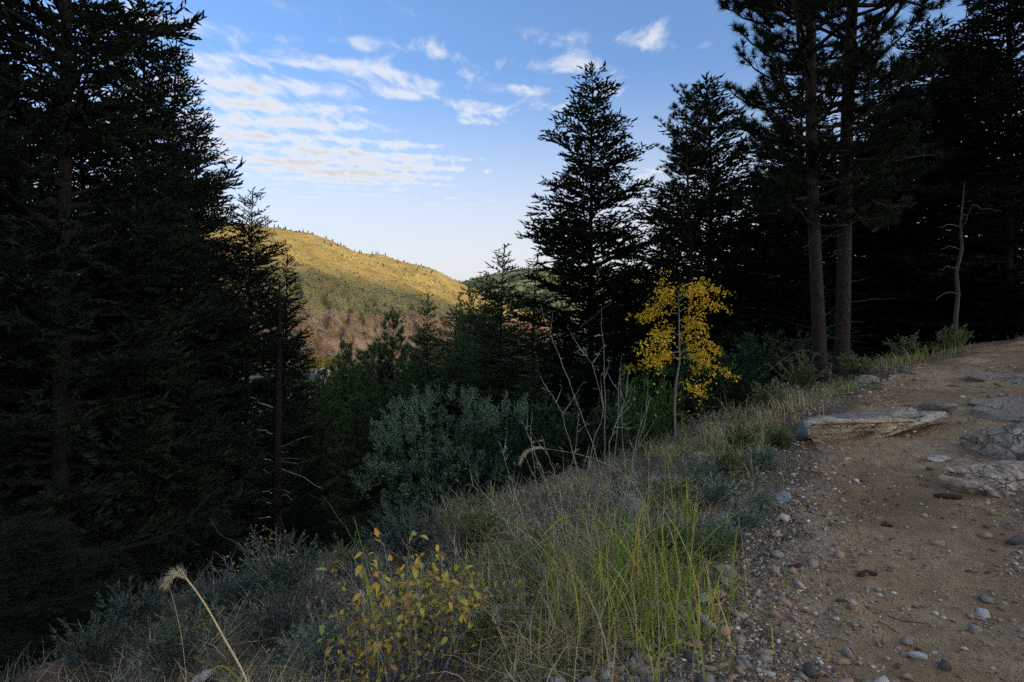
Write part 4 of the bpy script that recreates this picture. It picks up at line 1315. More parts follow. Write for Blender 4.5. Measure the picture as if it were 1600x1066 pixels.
# ------------------------------------------------------------------ yellow aspen
def leaf_geo(L, W, n=4, fold=0.25, curl=0.2):
    t = np.linspace(0, 1, n + 1)
    w = W * np.sin(np.pi * t ** 0.8) ** 0.8 * 0.5
    w[0] = W * 0.03
    w[-1] = 0.0
    z = -curl * L * t ** 2
    c = np.stack([np.zeros_like(t), t * L, z], -1)
    l = np.stack([-w, t * L, z + fold * w], -1)
    r = np.stack([w, t * L, z + fold * w], -1)
    v = np.concatenate([c, l, r])
    k = n + 1
    f = []
    for i in range(n):
        f.append((k + i, i, i + 1, k + i + 1))
        f.append((i, 2 * k + i, 2 * k + i + 1, i + 1))
    return v, np.array(f)


def scatter_leaves(mb, pos, size, rng, shape, droop=0.0, updir=None):
    v, f = shape
    n = len(pos)
    fw = norm(rng.normal(size=(n, 3)) + np.array([0, 0, -droop]))
    up = norm(rng.normal(size=(n, 3)) + np.array([0, 0, 0.9]))
    sd = norm(np.cross(fw, up))
    up = np.cross(sd, fw)
    vv = v[None] * size[:, None, None]
    w = pos[:, None, :] + vv[..., 0:1] * sd[:, None] + vv[..., 1:2] * fw[:, None] + vv[..., 2:3] * up[:, None]
    ff = (f[None] + (np.arange(n) * len(v))[:, None, None]).reshape(-1, f.shape[1])
    mb.add(w.reshape(-1, 3), ff)


def build_aspen():
    rng = np.random.default_rng(4)
    b = hit(1056, 694)
    Y = b[1]
    r = thing('aspen_tree', 'young aspen with bright yellow leaves at the slope edge', 'tree', b)
    wd, lf = MB(), MB()
    pt = lambda px, py, dy=0.0: at(px, py, Y + dy) * np.array([1, (Y + dy) / (Y + dy), 1]) - b
    tr = np.array([pt(1056, 697), pt(1054, 640), pt(1056, 600), pt(1062, 565), pt(1061, 520), pt(1061, 485), pt(1060, 460), pt(1052, 445)])
    wd.tube(tr, np.array([0.023, 0.020, 0.018, 0.015, 0.012, 0.009, 0.006, 0.003]), 9)
    limbs = [((1062, 565), (1030, 552), (988, 582), 0.2), ((1062, 560), (1100, 565), (1147, 590), 0.1), ((1061, 545), (1035, 530), (1006, 548), -0.3), ((1061, 540), (1095, 528), (1126, 552), -0.25),
             ((1061, 525), (1040, 518), (1018, 530), 0.35), ((1061, 530), (1080, 510), (1098, 512), 0.3), ((1061, 490), (1030, 490), (994, 494), 0.1), ((1061, 488), (1090, 478), (1138, 482), -0.1),
             ((1060, 470), (1090, 455), (1126, 452), 0.2), ((1060, 465), (1040, 455), (1028, 440), -0.15), ((1061, 480), (1045, 470), (1020, 478), 0.3), ((1060, 462), (1075, 452), (1090, 448), -0.3),
             ((1055, 603), (1075, 600), (1100, 618), -0.15), ((1062, 555), (1085, 545), (1115, 575), 0.4), ((1062, 550), (1040, 555), (1015, 570), -0.45), ((1061, 500), (1075, 500), (1092, 505), 0.35)]
    pos = []
    for (a, m, e, dy) in limbs:
        A, Mi, E = pt(*a), pt(*m, dy * 0.6), pt(*e, dy)
        t = np.linspace(0, 1, 7)[:, None]
        c = (1 - t) ** 2 * A + 2 * t * (1 - t) * (Mi * 2 - (A + E) / 2) + t ** 2 * E
        c[0] = A
        wd.tube(c, 0.009 * (1.1 - t[:, 0]), 4)
        L = np.linalg.norm(E - A)
        for k in range(int(90 + 165 * L)):
            tq = rng.uniform(0.18, 1.02) ** 0.8
            i0 = min(int(tq * 6), 5)
            p = c[i0] + (c[i0 + 1] - c[i0]) * (tq * 6 - i0)
            if k % 14 == 0:
                cl = p + rng.normal(0, 1, 3) * np.array([0.06, 0.11, 0.075])
                cs = rng.uniform(0.022, 0.055)
            pos.append((cl if rng.random() < 0.72 else p) + rng.normal(0, cs, 3) * np.array([1.2, 1.2, 1.0]))
    for (px, py, n, s) in [(1078, 535, 30, 0.08), (1040, 545, 30, 0.08), (1050, 452, 25, 0.05), (1090, 636, 7, 0.07), (1060, 620, 8, 0.04), (1100, 455, 40, 0.06), (1020, 480, 40, 0.06), (1120, 475, 34, 0.05), (1105, 610, 8, 0.08), (1032, 600, 5, 0.06), (1112, 598, 12, 0.06)]:
        pos += list(pt(px, py) + rng.normal(0, s, (n, 3)))
    pos = np.array(pos)
    scatter_leaves(lf, pos, rng.uniform(0.024, 0.046, len(pos)), rng, leaf_geo(1.0, 0.95, 3, 0.2, 0.15), 0.5)
    put('trunk', wd.mesh('aspen_trunk', M['bark_aspen'], True), r)
    put('crown', lf.mesh('aspen_crown', M['aspen_leaf']), r)


build_aspen()


# ------------------------------------------------------------------ juniper and other shrubs down the slope
def clump_bush(seed, R, H, nclump, ntwig, K, nl, nw, twl, mat, bark, squash=0.9, upb=0.9, stems=14):
    """many leaders, each ending in a flame-like clump of short sprays"""
    rng = np.random.default_rng(seed)
    wd, fo = MB(), MB()
    tb, td, tl = [], [], []
    for c in range(nclump):
        a = rng.uniform(0, 6.28)
        u = rng.uniform(0.02, 1.0)
        zz = H * (0.10 + 0.80 * u)
        rr = R * math.sin(math.pi * min(0.97, 0.16 + 0.84 * (1 - u) ** 0.62 * 0.85)) ** 0.7 * rng.uniform(0.45, 1.05)
        rr *= 1 + 0.28 * math.sin(3 * a + seed) * math.sin(5 * u + seed)
        cen = np.array([rr * math.cos(a), rr * math.sin(a), zz])
        out = norm(np.array([math.cos(a), math.sin(a), 0]) * (0.9 - 0.5 * u) + np.array([0, 0, upb]) + rng.normal(0, 0.25, 3))
        n = int(ntwig * rng.uniform(0.6, 1.4))
        ln = rng.uniform(0.22, 0.55) * squash
        t = rng.random((n, 1))
        base = cen + out * ln * t + rng.normal(0, 0.065, (n, 3)) * (1.05 - t)
        tb.append(base)
        td.append(norm(out + rng.normal(0, 0.55, (n, 3))))
        tl.append(rng.uniform(twl[0], twl[1], n))
        if c < stems * 4:
            q = np.linspace(0, 1, 6)[:, None]
            wd.tube(np.array([0.1 * math.cos(a), 0.1 * math.sin(a), 0]) * (1 - q) + cen * q + np.array([0, 0, -0.25 * H]) * q * (1 - q), 0.035 * (1.1 - q[:, 0]) * R / 2, 5)
    needles(fo, np.concatenate(tb), np.concatenate(td), np.concatenate(tl), K, nl, nw, rng, (0.3, 0.9))
    return wd.mesh('shrub_stems', bark, True), fo.mesh('shrub_foliage', mat)


def shrub(name, meshes, loc, label, rz=0.0, scale=1.0, group=None, cat='shrub'):
    r = thing(name, label, cat, loc, rz, group)
    r.scale = scale if hasattr(scale, '__len__') else (scale,) * 3
    put('stems', meshes[0], r)
    put('foliage', meshes[1], r)
    return r


JUN = clump_bush(7, 2.0, 4.0, 260, 58, 8, 0.055, 0.018, (0.07, 0.14), M['juniper'], M['bark_dark'])
jb = base_of(697, 13.5)
shrub('juniper', JUN, (jb[0], jb[1], jb[2] - 0.2), 'big rounded silvery green juniper on the slope below the bare stems', 0.5, (0.98, 0.98, (EYE - (596 - HORIZON) / F * 13.5 - jb[2] + 0.2) / 4.25))
GB = clump_bush(17, 0.55, 0.7, 90, 22, 9, 0.04, 0.012, (0.05, 0.1), leaf_mat('bright_green_foliage', [(0, (0.05, 0.11, 0.025)), (1, (0.11, 0.19, 0.045))], 0.15), M['bark_dark'])
g = hit(1004, 745)
g = base_of(1004, 10.5)
shrub('green_bush', GB, (g[0], g[1], g[2]), 'small bright green bush below the aspen', 0.3, (1.0, 1.0, 1.5))
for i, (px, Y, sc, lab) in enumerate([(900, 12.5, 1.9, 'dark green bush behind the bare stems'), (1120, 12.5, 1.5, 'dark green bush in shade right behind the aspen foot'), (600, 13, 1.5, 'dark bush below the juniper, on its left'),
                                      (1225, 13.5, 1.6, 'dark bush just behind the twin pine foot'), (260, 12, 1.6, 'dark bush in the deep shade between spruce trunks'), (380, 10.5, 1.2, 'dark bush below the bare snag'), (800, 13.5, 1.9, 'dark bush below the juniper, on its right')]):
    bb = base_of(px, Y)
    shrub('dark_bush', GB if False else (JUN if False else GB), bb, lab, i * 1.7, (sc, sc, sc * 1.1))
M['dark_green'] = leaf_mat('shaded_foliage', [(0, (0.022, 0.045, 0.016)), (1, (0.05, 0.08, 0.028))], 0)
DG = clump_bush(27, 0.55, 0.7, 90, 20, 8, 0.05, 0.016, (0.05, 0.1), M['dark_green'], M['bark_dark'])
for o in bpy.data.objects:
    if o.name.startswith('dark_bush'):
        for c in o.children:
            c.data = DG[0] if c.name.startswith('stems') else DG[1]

# ------------------------------------------------------------------ dead wood
def branchy_snag(name, pts, rad, side, label, mat, twig_mat, seed, cat='dead tree'):
    rng = np.random.default_rng(seed)
    pts = np.array(pts)
    o = pts[0]
    r = thing(name, label, cat, o)
    mb = MB()
    mb.tube(pts - o, rad, 9)
    put('trunk', mb.mesh('snag_trunk', mat, True), r)
    for s in side:
        b = MB()
        s = np.array(s) - o
        t = np.linspace(0, 1, 6)
        c = np.stack([np.interp(t, np.linspace(0, 1, len(s)), s[:, i]) for i in range(3)], -1)
        c[1:-1] += rng.normal(0, 0.02, (4, 3))
        b.tube(c, np.linspace(1, 0.35, 6) * 0.016, 5)
        put('branch', b.mesh('branch', twig_mat, True), r)


Y = 12.6
sb = base_of(434, Y)
z_at = lambda px, py, dy=0: at(px, py, Y + dy)
side = []
for (x0, y0, x1, y1, x2, y2) in [(427, 638, 410, 630, 391, 620), (427, 678, 415, 673, 401, 671), (427, 724, 415, 718, 395, 716), (427, 741, 418, 738, 409, 734), (440, 717, 455, 717, 476, 718), (440, 720, 460, 722, 479, 721),
                                 (440, 698, 462, 690, 488, 681), (440, 733, 470, 742, 505, 764), (437, 766, 450, 769, 455, 772), (440, 775, 455, 778, 463, 781), (427, 786, 410, 785, 391, 786), (427, 810, 408, 808, 390, 811), (427, 769, 418, 768, 409, 769), (440, 706, 448, 707, 449, 707)]:
    side.append([z_at(x0, y0), z_at(x1, y1, -0.3), z_at(x2, y2, -0.5)])
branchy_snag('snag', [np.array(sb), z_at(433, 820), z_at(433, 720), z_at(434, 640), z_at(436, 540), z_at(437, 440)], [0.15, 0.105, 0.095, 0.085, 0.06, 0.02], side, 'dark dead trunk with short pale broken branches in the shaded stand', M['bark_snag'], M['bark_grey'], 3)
Y = 12.4
sb = base_of(1494, Y)
side = []
for (x0, y0, x1, y1, x2, y2) in [(1496, 420, 1480, 416, 1466, 422), (1500, 390, 1485, 382, 1470, 390), (1502, 345, 1508, 335, 1500, 330), (1497, 354, 1482, 351, 1466, 354), (1520, 320, 1540, 328, 1566, 330), (1505, 352, 1515, 330, 1522, 318), (1494, 460, 1475, 455, 1462, 470)]:
    side.append([z_at(x0, y0), z_at(x1, y1, -0.2), z_at(x2, y2, -0.3)])
branchy_snag('snag', [np.array(sb), z_at(1493, 500), z_at(1497, 460), z_at(1494, 425), z_at(1503, 390), z_at(1501, 350), z_at(1507, 285)], [0.055, 0.046, 0.042, 0.038, 0.032, 0.022, 0.008], side, 'slim crooked grey dead tree at the end of the trail verge', M['bark_dead'], M['bark_dead'], 5)


def dead_branch(name, pix, r, label, seed, twigs=4, mat=None):
    rng = np.random.default_rng(seed)
    p = np.array([at(*q) for q in pix])
    t = np.linspace(0, 1, 14)
    c = np.stack([np.interp(t, np.linspace(0, 1, len(p)), p[:, i]) for i in range(3)], -1)
    c += np.cumsum(rng.normal(0, 0.008, (14, 3)), axis=0)
    o = thing(name, label, 'branch', c[0])
    mb = MB()
    mb.tube(c - c[0], r * np.linspace(1, 0.35, 14), 6)
    for k in range(twigs):
        i = int(rng.integers(3, 13))
        d = norm(rng.normal(size=3) + norm(c[i] - c[i - 1]))
        L = rng.uniform(0.15, 0.5)
        q = np.linspace(0, 1, 5)[:, None]
        mb.tube(c[i] - c[0] + d * L * q + rng.normal(0, 0.02, (5, 3)) * q, r * 0.4 * (1.1 - q[:, 0]), 4)
    me = mb.mesh('limb', mat or M['bark_dead'], True)
    put('limb', me, o)


dead_branch('dead_branch', [(575, 905, 7.0), (560, 858, 7.2), (530, 806, 7.6), (505, 776, 8.0)], 0.013, 'grey dead pole leaning up from the yellow leaved shrub', 1, 1)
dead_branch('dead_branch', [(470, 905, 6.8), (425, 885, 7.0), (385, 862, 7.2), (345, 836, 7.4), (332, 818, 7.5)], 0.010, 'fallen grey branch below the bare snag', 2, 3)
dead_branch('dead_branch', [(520, 878, 6.4), (490, 868, 6.6), (455, 858, 6.8), (445, 840, 7.0)], 0.009, 'short forked grey branch beside the leaning pole', 3, 6)
dead_branch('dead_branch', [(1288, 560, 10.3), (1262, 548, 10.2), (1238, 550, 10.1), (1205, 572, 10.0), (1180, 590, 10.0)], 0.012, 'arching dead branch left of the twin pine foot', 4, 9)
dead_branch('dead_branch', [(905, 512, 14), (930, 492, 14.3), (960, 470, 14.6)], 0.012, 'thin dead twig crossing the dark fir left of the aspen', 6, 3)

# ------------------------------------------------------------------ foreground plants
def blades(mb, base, h, w, bend, az, segs=4, twist=0.3, rng=None, flop=0.0):
    """curved grass blades: base (N,3), height, width, bend amount and azimuth per blade"""
    n = len(base)
    t = np.linspace(0, 1, segs + 1)
    dirh = np.stack([np.cos(az), np.sin(az), np.zeros(n)], -1)
    out = dirh[:, None, :] * (h * bend)[:, None, None] * (t ** 1.8)[None, :, None]
    upz = (h[:, None] * (t[None, :] - (0.35 * bend + flop)[:, None] * t[None, :] ** 2.4))
    c = base[:, None, :] + out
    c[..., 2] += upz
    fa = az + math.pi / 2 + (rng.normal(0, twist, n) if rng is not None else 0)
    sd = np.stack([np.cos(fa), np.sin(fa), np.zeros(n)], -1)
    ww = (w[:, None] * np.clip(1.0 - t ** 1.6, 0.04, 1)[None, :] * 0.5)[..., None]
    v = np.stack([c - sd[:, None] * ww, c + sd[:, None] * ww], 2)
    k = segs + 1
    i = (np.arange(n) * k * 2)[:, None] + (np.arange(segs) * 2)[None, :]
    q = np.stack([i, i + 1, i + 3, i + 2], -1).reshape(-1, 4)
    mb.add(v.reshape(-1, 3), q)


M['grass_green'] = leaf_mat('green_grass', [(0, (0.13, 0.21, 0.03)), (0.4, (0.28, 0.37, 0.05)), (0.65, (0.56, 0.50, 0.07)), (0.85, (0.80, 0.60, 0.13)), (1, (0.70, 0.50, 0.20))], 0.35)
M['grass_dry'] = leaf_mat('dry_grass', [(0, (0.25, 0.165, 0.075)), (0.5, (0.50, 0.37, 0.175)), (0.85, (0.70, 0.54, 0.28)), (1, (0.80, 0.66, 0.42))], 0.25)
M['grass_mixed'] = leaf_mat('mixed_grass', [(0, (0.17, 0.19, 0.05)), (0.4, (0.32, 0.30, 0.09)), (0.75, (0.50, 0.41, 0.14)), (1, (0.62, 0.51, 0.23))], 0.25)
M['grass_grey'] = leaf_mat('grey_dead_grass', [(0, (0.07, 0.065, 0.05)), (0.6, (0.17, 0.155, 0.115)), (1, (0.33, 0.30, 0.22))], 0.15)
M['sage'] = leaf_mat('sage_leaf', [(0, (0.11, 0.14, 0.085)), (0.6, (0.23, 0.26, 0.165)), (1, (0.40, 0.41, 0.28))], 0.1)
M['sage_painted_shade'] = leaf_mat('painted_shade_sage_leaf', [(0, (0.025, 0.042, 0.028)), (0.6, (0.06, 0.085, 0.06)), (1, (0.15, 0.18, 0.13))], 0.1)  # sage with the shade under the trees put into its colour
M['forb'] = leaf_mat('small_forb', [(0, (0.07, 0.12, 0.035)), (0.6, (0.17, 0.21, 0.07)), (1, (0.34, 0.32, 0.13))], 0.2)
M['straw'] = leaf_mat('straw', [(0, (0.66, 0.49, 0.21)), (1, (0.78, 0.62, 0.32))], 0.1)
M['seed'] = leaf_mat('seed_head', [(0, (0.70, 0.54, 0.30)), (1, (0.88, 0.75, 0.52))], 0.4)
M['weed'] = bark_mat('weathered_stem', (0.17, 0.135, 0.10), (0.40, 0.34, 0.27), (60, 60, 12), bs=0.3)
M['green_stem'] = leaf_mat('green_stalk', [(0, (0.16, 0.21, 0.07)), (1, (0.24, 0.28, 0.10))], 0)


SHRUB = hit(650, 1045)


def bank_points(n, rng, r0=1.7, r1=20.0, amin=-0.86, amax=0.80, dmin=0.12, seed=0, thresh=-0.1, freq=0.9):
    p = []
    tot = 0
    while tot < n:
        r = r0 * (r1 / r0) ** rng.random(4 * n)
        a = rng.uniform(amin, amax, 4 * n)
        x, y = r * np.sin(a), r * np.cos(a)
        d, _ = trail_sd(x, y)
        ok = (d > dmin) & (fbm(x * freq, y * freq, 3, seed) > thresh)
        ok &= ~((d < 0.32) & (y < 5.0) & (rng.random(4 * n) < 0.85))
        ok &= ~((np.abs(x / y - SHRUB[0] / SHRUB[1]) < 0.15) & (y < SHRUB[1] + 0.35))
        q = np.stack([x[ok], y[ok], d[ok]], -1)
        p.append(q)
        tot += len(q)
    q = np.concatenate(p)[:n]
    return q


def cover(name, label, cat, mat, seed, nclump, per, spread, h, w, bend, **kw):
    rng = np.random.default_rng(seed)
    q = bank_points(nclump, rng, seed=seed, **kw)
    n = nclump * per
    rr = np.repeat(np.hypot(q[:, 0], q[:, 1]), per)
    x = np.repeat(q[:, 0], per) + rng.normal(0, spread, n) * (0.6 + 0.06 * rr)
    y = np.repeat(q[:, 1], per) + rng.normal(0, spread, n) * (0.6 + 0.06 * rr)
    d, _ = trail_sd(x, y)
    k = d > -0.02
    x, y, rr = x[k], y[k], rr[k]
    n = len(x)
    z = ground_z(x, y) - 0.015
    hs = np.repeat(rng.uniform(0.55, 1.2, nclump), per)[k]
    hh = rng.uniform(h[0], h[1], n) * hs
    mb = MB()
    blades(mb, np.stack([x, y, z], -1), hh, rng.uniform(w[0], w[1], n) * (0.7 + 0.12 * rr), rng.uniform(bend[0], bend[1], n), rng.uniform(0, 6.28, n), 3, 0.5, rng, rng.uniform(0, 0.25, n))
    tag(put(name, mb.mesh(name, mat)), label, cat, kind='stuff')


cover('dry_grass', 'dry straw coloured grass over the bank below the trail', 'grass', M['grass_dry'], 101, 800, 12, 0.06, (0.10, 0.42), (0.003, 0.0062), (0.3, 1.4), thresh=0.06)
cover('bank_grass', 'olive and yellow grass tufts along the bank', 'grass', M['grass_mixed'], 102, 620, 13, 0.045, (0.12, 0.46), (0.0035, 0.0075), (0.2, 1.2), thresh=0.10, amin=-0.25)
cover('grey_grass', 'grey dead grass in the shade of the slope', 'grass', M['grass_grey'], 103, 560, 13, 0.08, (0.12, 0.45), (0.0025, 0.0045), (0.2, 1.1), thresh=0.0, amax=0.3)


def sprig_cover(name, label, mat, seed, n, K, nl, nw, ln, **kw):
    rng = np.random.default_rng(seed)
    q = bank_points(n, rng, seed=seed, **kw)
    per = 9
    N = n * per
    r = np.repeat(np.hypot(q[:, 0], q[:, 1]), per)
    x = np.repeat(q[:, 0], per) + rng.normal(0, 0.05, N)
    y = np.repeat(q[:, 1], per) + rng.normal(0, 0.05, N)
    b = np.stack([x, y, ground_z(x, y) - 0.01], -1)
    d = norm(rng.normal(0, 0.5, (N, 3)) + np.array([0, 0, 1.0]))
    mb = MB()
    needles(mb, b, d, rng.uniform(ln[0], ln[1], N) * np.repeat(rng.uniform(0.5, 1.3, n), per), K, nl, nw, rng, (0.5, 1.2))
    tag(put(name, mb.mesh(name, mat)), label, 'ground cover', kind='stuff')


sprig_cover('sage_cover', 'blue green fringed sage low on the shaded bank', M['sage_painted_shade'], 111, 650, 11, 0.026, 0.0065, (0.06, 0.20), thresh=0.0, amax=0.25, r1=13)
sprig_cover('forb_cover', 'small green weeds covering the bank', M['forb'], 112, 800, 9, 0.026, 0.009, (0.03, 0.12), thresh=-0.05, r1=14)
sprig_cover('sage_edge', 'silvery sage sprigs at the gravel edge', M['sage'], 113, 260, 12, 0.02, 0.0055, (0.03, 0.10), thresh=-0.2, amin=0.15, r1=8, dmin=-0.1)


def litter():
    rng = np.random.default_rng(77)
    n = 9000
    r = 1.8 * (14 / 1.8) ** rng.random(n)
    a = rng.uniform(-0.8, 0.85, n)
    x, y = r * np.sin(a), r * np.cos(a)
    d, _ = trail_sd(x, y)
    keep = rng.random(n) < np.where(d > 0, 0.9, 0.22)
    x, y, d = x[keep], y[keep], d[keep]
    n = len(x)
    z = stand(x, y) + 0.006 + rng.uniform(0, 0.02, n) * (d > 0.1)
    az = rng.uniform(0, 6.28, n)
    L = rng.uniform(0.03, 0.10, n) * np.where(d > 0, 1.5, 0.9)
    e = np.stack([np.cos(az), np.sin(az), rng.normal(0, 0.08, n)], -1) * L[:, None]
    s = np.stack([-np.sin(az), np.cos(az), np.zeros(n)], -1) * (rng.uniform(0.0008, 0.0018, n) * (0.8 + 0.15 * np.hypot(x, y)))[:, None]
    b = np.stack([x, y, z], -1)
    mb = MB()
    v = np.stack([b - e / 2 - s, b - e / 2 + s, b + e / 2 + s, b + e / 2 - s], 1)
    mb.add(v.reshape(-1, 3), np.arange(4 * n).reshape(-1, 4))
    tag(put('fallen_needles', mb.mesh('fallen_needles', M['grass_dry'])), 'fallen pine needles and straw lying on trail and bank', 'needles', kind='stuff')


litter()


def thatch():
    rng = np.random.default_rng(78)
    q = bank_points(9000, rng, r0=1.8, r1=12, seed=9, thresh=-0.12)
    n = len(q)
    x, y = q[:, 0], q[:, 1]
    r = np.hypot(x, y)
    b = np.stack([x, y, ground_z(x, y) + rng.uniform(0.0, 0.13, n)], -1)
    az = rng.uniform(0, 6.28, n)
    e = norm(np.stack([np.cos(az), np.sin(az), rng.normal(0.25, 0.35, n)], -1)) * rng.uniform(0.08, 0.34, n)[:, None]
    s = np.stack([-np.sin(az), np.cos(az), np.zeros(n)], -1) * (rng.uniform(0.0008, 0.0017, n) * (0.8 + 0.12 * r))[:, None]
    m1 = b + e * 0.5 + rng.normal(0, 0.012, (n, 3))
    v = np.stack([b - s, b + s, m1 + s, m1 - s, b + e], 1).reshape(-1, 3)
    i = np.arange(n)[:, None] * 5
    mb = MB()
    mb.add(v, i + np.array([[0, 1, 2, 3]]))
    mb.f.append((i + np.array([[3, 2, 4]])))
    tag(put('thatch', mb.mesh('thatch', M['grass_dry'])), 'matted dead straw and twigs lying over the bank', 'straw', kind='stuff')


thatch()


def tuft(name, px, py, n, h, w, spread, bend, mat, label, seed, cat='grass', off=0.0, azb=None):
    rng = np.random.default_rng(seed)
    p = hit(px, py)
    r = thing(name, label, cat, p)
    x = rng.normal(0, spread, n)
    y = rng.normal(0, spread, n)
    z = ground_z(x + p[0], y + p[1]) - p[2] - 0.02
    az = rng.uniform(0, 6.28, n) if azb is None else rng.normal(azb, 0.7, n)
    mb = MB()
    blades(mb, np.stack([x, y, z], -1), rng.uniform(h[0], h[1], n), rng.uniform(w[0], w[1], n), rng.uniform(bend[0], bend[1], n), az, 6, 0.6, rng, rng.uniform(0, 0.3, n))
    put('leaves', mb.mesh(name + '_leaves', mat), r)
    return r


tuft('tall_grass', 965, 985, 170, (0.20, 1.05), (0.004, 0.012), 0.20, (0.05, 1.0), M['grass_green'], 'tallest green grass clump below the bare stems', 201)
tuft('tall_grass', 1085, 955, 90, (0.15, 0.55), (0.004, 0.011), 0.17, (0.05, 1.0), M['grass_green'], 'green and yellow grass clump at the gravel edge', 202)
tuft('tall_grass', 1080, 850, 12, (0.3, 0.55), (0.012, 0.02), 0.03, (0.02, 0.2), M['grass_green'], 'broad upright grass blades behind the mottled round stone', 203)
tuft('tall_grass', 880, 930, 120, (0.25, 0.8), (0.003, 0.008), 0.20, (0.1, 1.1), M['grass_mixed'], 'grass clump rooted at the foot of the bare stems', 204)
tuft('tall_grass', 1010, 930, 90, (0.3, 1.1), (0.004, 0.010), 0.15, (0.05, 0.9), M['grass_green'], 'tall upright grass right of the bare stems', 231)
tuft('straw_clump', 930, 945, 46, (0.45, 1.05), (0.0022, 0.004), 0.22, (0.05, 0.7), M['grass_dry'], 'tall fine straw stalks rising through the bare stems', 241)
tuft('straw_clump', 1030, 960, 36, (0.35, 0.8), (0.0022, 0.004), 0.18, (0.05, 0.8), M['grass_dry'], 'fine straw stalks right of the tallest grass clump', 242)
tuft('straw_clump', 850, 960, 34, (0.35, 0.85), (0.0022, 0.004), 0.18, (0.05, 0.9), M['grass_dry'], 'fine straw stalks left of the bare stems foot', 243)
tuft('tall_grass', 930, 1030, 90, (0.15, 0.6), (0.003, 0.009), 0.2, (0.1, 1.2), M['grass_dry'], 'straw coloured tangled grass at the bottom below the tallest clump', 232)
tuft('tall_grass', 1040, 1010, 80, (0.12, 0.45), (0.004, 0.009), 0.16, (0.1, 1.1), M['grass_green'], 'leaning green grass at the bottom by the gravel', 233)
tuft('tall_grass', 870, 990, 90, (0.15, 0.55), (0.003, 0.008), 0.2, (0.1, 1.2), M['grass_dry'], 'straw tangle right of the striped grey rock', 234)
tuft('tall_grass', 990, 860, 90, (0.15, 0.6), (0.003, 0.008), 0.2, (0.1, 1.2), M['grass_mixed'], 'olive grass tangle behind the bare stems', 235)
tuft('tall_grass', 820, 1040, 36, (0.12, 0.4), (0.004, 0.009), 0.10, (0.1, 0.7), M['grass_green'], 'grass clump at the bottom edge right of the yellow leaved shrub', 205)
tuft('bunch_grass', 1185, 672, 240, (0.2, 0.5), (0.004, 0.008), 0.17, (0.1, 0.75), M['grass_mixed'], 'yellow green bunch grass left of the long rock slab', 206)
tuft('bunch_grass', 1150, 690, 200, (0.18, 0.45), (0.004, 0.008), 0.2, (0.1, 0.8), M['grass_dry'], 'dry tan bunch grass right of the aspen foot', 207)
tuft('bunch_grass', 1240, 640, 200, (0.2, 0.5), (0.005, 0.009), 0.22, (0.1, 0.8), M['grass_dry'], 'dry grass tuft on the verge below the twin pines', 208)
tuft('bunch_grass', 1090, 700, 170, (0.15, 0.4), (0.004, 0.008), 0.18, (0.1, 0.8), M['grass_mixed'], 'olive bunch grass at the aspen foot', 209)
tuft('bunch_grass', 1320, 612, 160, (0.12, 0.32), (0.005, 0.009), 0.22, (0.1, 0.8), M['grass_green'], 'low green grass below the thicker twin pine', 210)
tuft('bunch_grass', 1400, 573, 170, (0.15, 0.4), (0.006, 0.010), 0.35, (0.1, 0.8), M['grass_mixed'], 'verge grass right of the twin pines', 211)
tuft('bunch_grass', 1455, 556, 160, (0.2, 0.6), (0.006, 0.010), 0.35, (0.1, 0.8), M['grass_mixed'], 'taller verge grass left of the slim dead tree', 212)
tuft('bunch_grass', 1035, 790, 130, (0.12, 0.36), (0.003, 0.007), 0.16, (0.1, 0.9), M['grass_dry'], 'dry grass tuft over the pale half buried rock', 213)
tuft('bunch_grass', 1180, 760, 70, (0.08, 0.24), (0.003, 0.006), 0.14, (0.2, 0.9), M['grass_mixed'], 'small sparse grass tuft left of the blue grey stone', 214)
tuft('bunch_grass', 1235, 725, 60, (0.06, 0.2), (0.003, 0.006), 0.13, (0.2, 0.9), M['grass_mixed'], 'thin grass tuft on the trail edge below the long slab', 215)
tuft('bunch_grass', 1318, 683, 22, (0.05, 0.13), (0.004, 0.007), 0.03, (0.2, 0.9), M['grass_mixed'], 'tiny grass tuft growing against the long slab', 216)
tuft('bunch_grass', 1216, 880, 14, (0.04, 0.12), (0.003, 0.006), 0.02, (0.2, 0.9), M['grass_green'], 'tiny green grass sprout in the gravel', 217)
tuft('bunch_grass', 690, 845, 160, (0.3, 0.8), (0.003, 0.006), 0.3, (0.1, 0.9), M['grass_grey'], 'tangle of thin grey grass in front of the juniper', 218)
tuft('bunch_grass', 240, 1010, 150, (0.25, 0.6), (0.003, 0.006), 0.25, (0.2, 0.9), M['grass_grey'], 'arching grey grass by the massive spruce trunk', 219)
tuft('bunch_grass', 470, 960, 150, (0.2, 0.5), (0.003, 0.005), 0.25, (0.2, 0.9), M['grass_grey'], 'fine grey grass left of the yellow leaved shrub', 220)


def sage_plant(px, py, n, ln, label, seed, scale=1.0, mat='sage'):
    rng = np.random.default_rng(seed)
    p = hit(px, py)
    r = thing('sagebrush', label, 'shrub', p)
    wd, fo = MB(), MB()
    tb, td, tl = [], [], []
    for k in range(n):
        d = norm(np.array([rng.normal(0, 0.75), rng.normal(0, 0.75), 1.0]))
        L = rng.uniform(ln[0], ln[1])
        t = np.linspace(0, 1, 6)[:, None]
        c = d * L * t + np.array([0, 0, 0.15]) * L * t ** 2
        wd.tube(c, 0.004 * (1.1 - t[:, 0]), 3)
        m = 10
        q = rng.uniform(0.25, 1.0, (m, 1))
        tb.append(d * L * q + np.array([0, 0, 0.15]) * L * q ** 2)
        td.append(norm(d + rng.normal(0, 0.35, (m, 3))))
        tl.append(rng.uniform(0.04, 0.10, m))
    needles(fo, np.concatenate(tb), np.concatenate(td), np.concatenate(tl), 10, 0.035 * scale, 0.008 * scale, rng, (0.3, 0.8))
    put('stems', wd.mesh('sage_stems', M['weed'], True), r)
    put('foliage', fo.mesh('sage_foliage', M[mat]), r)


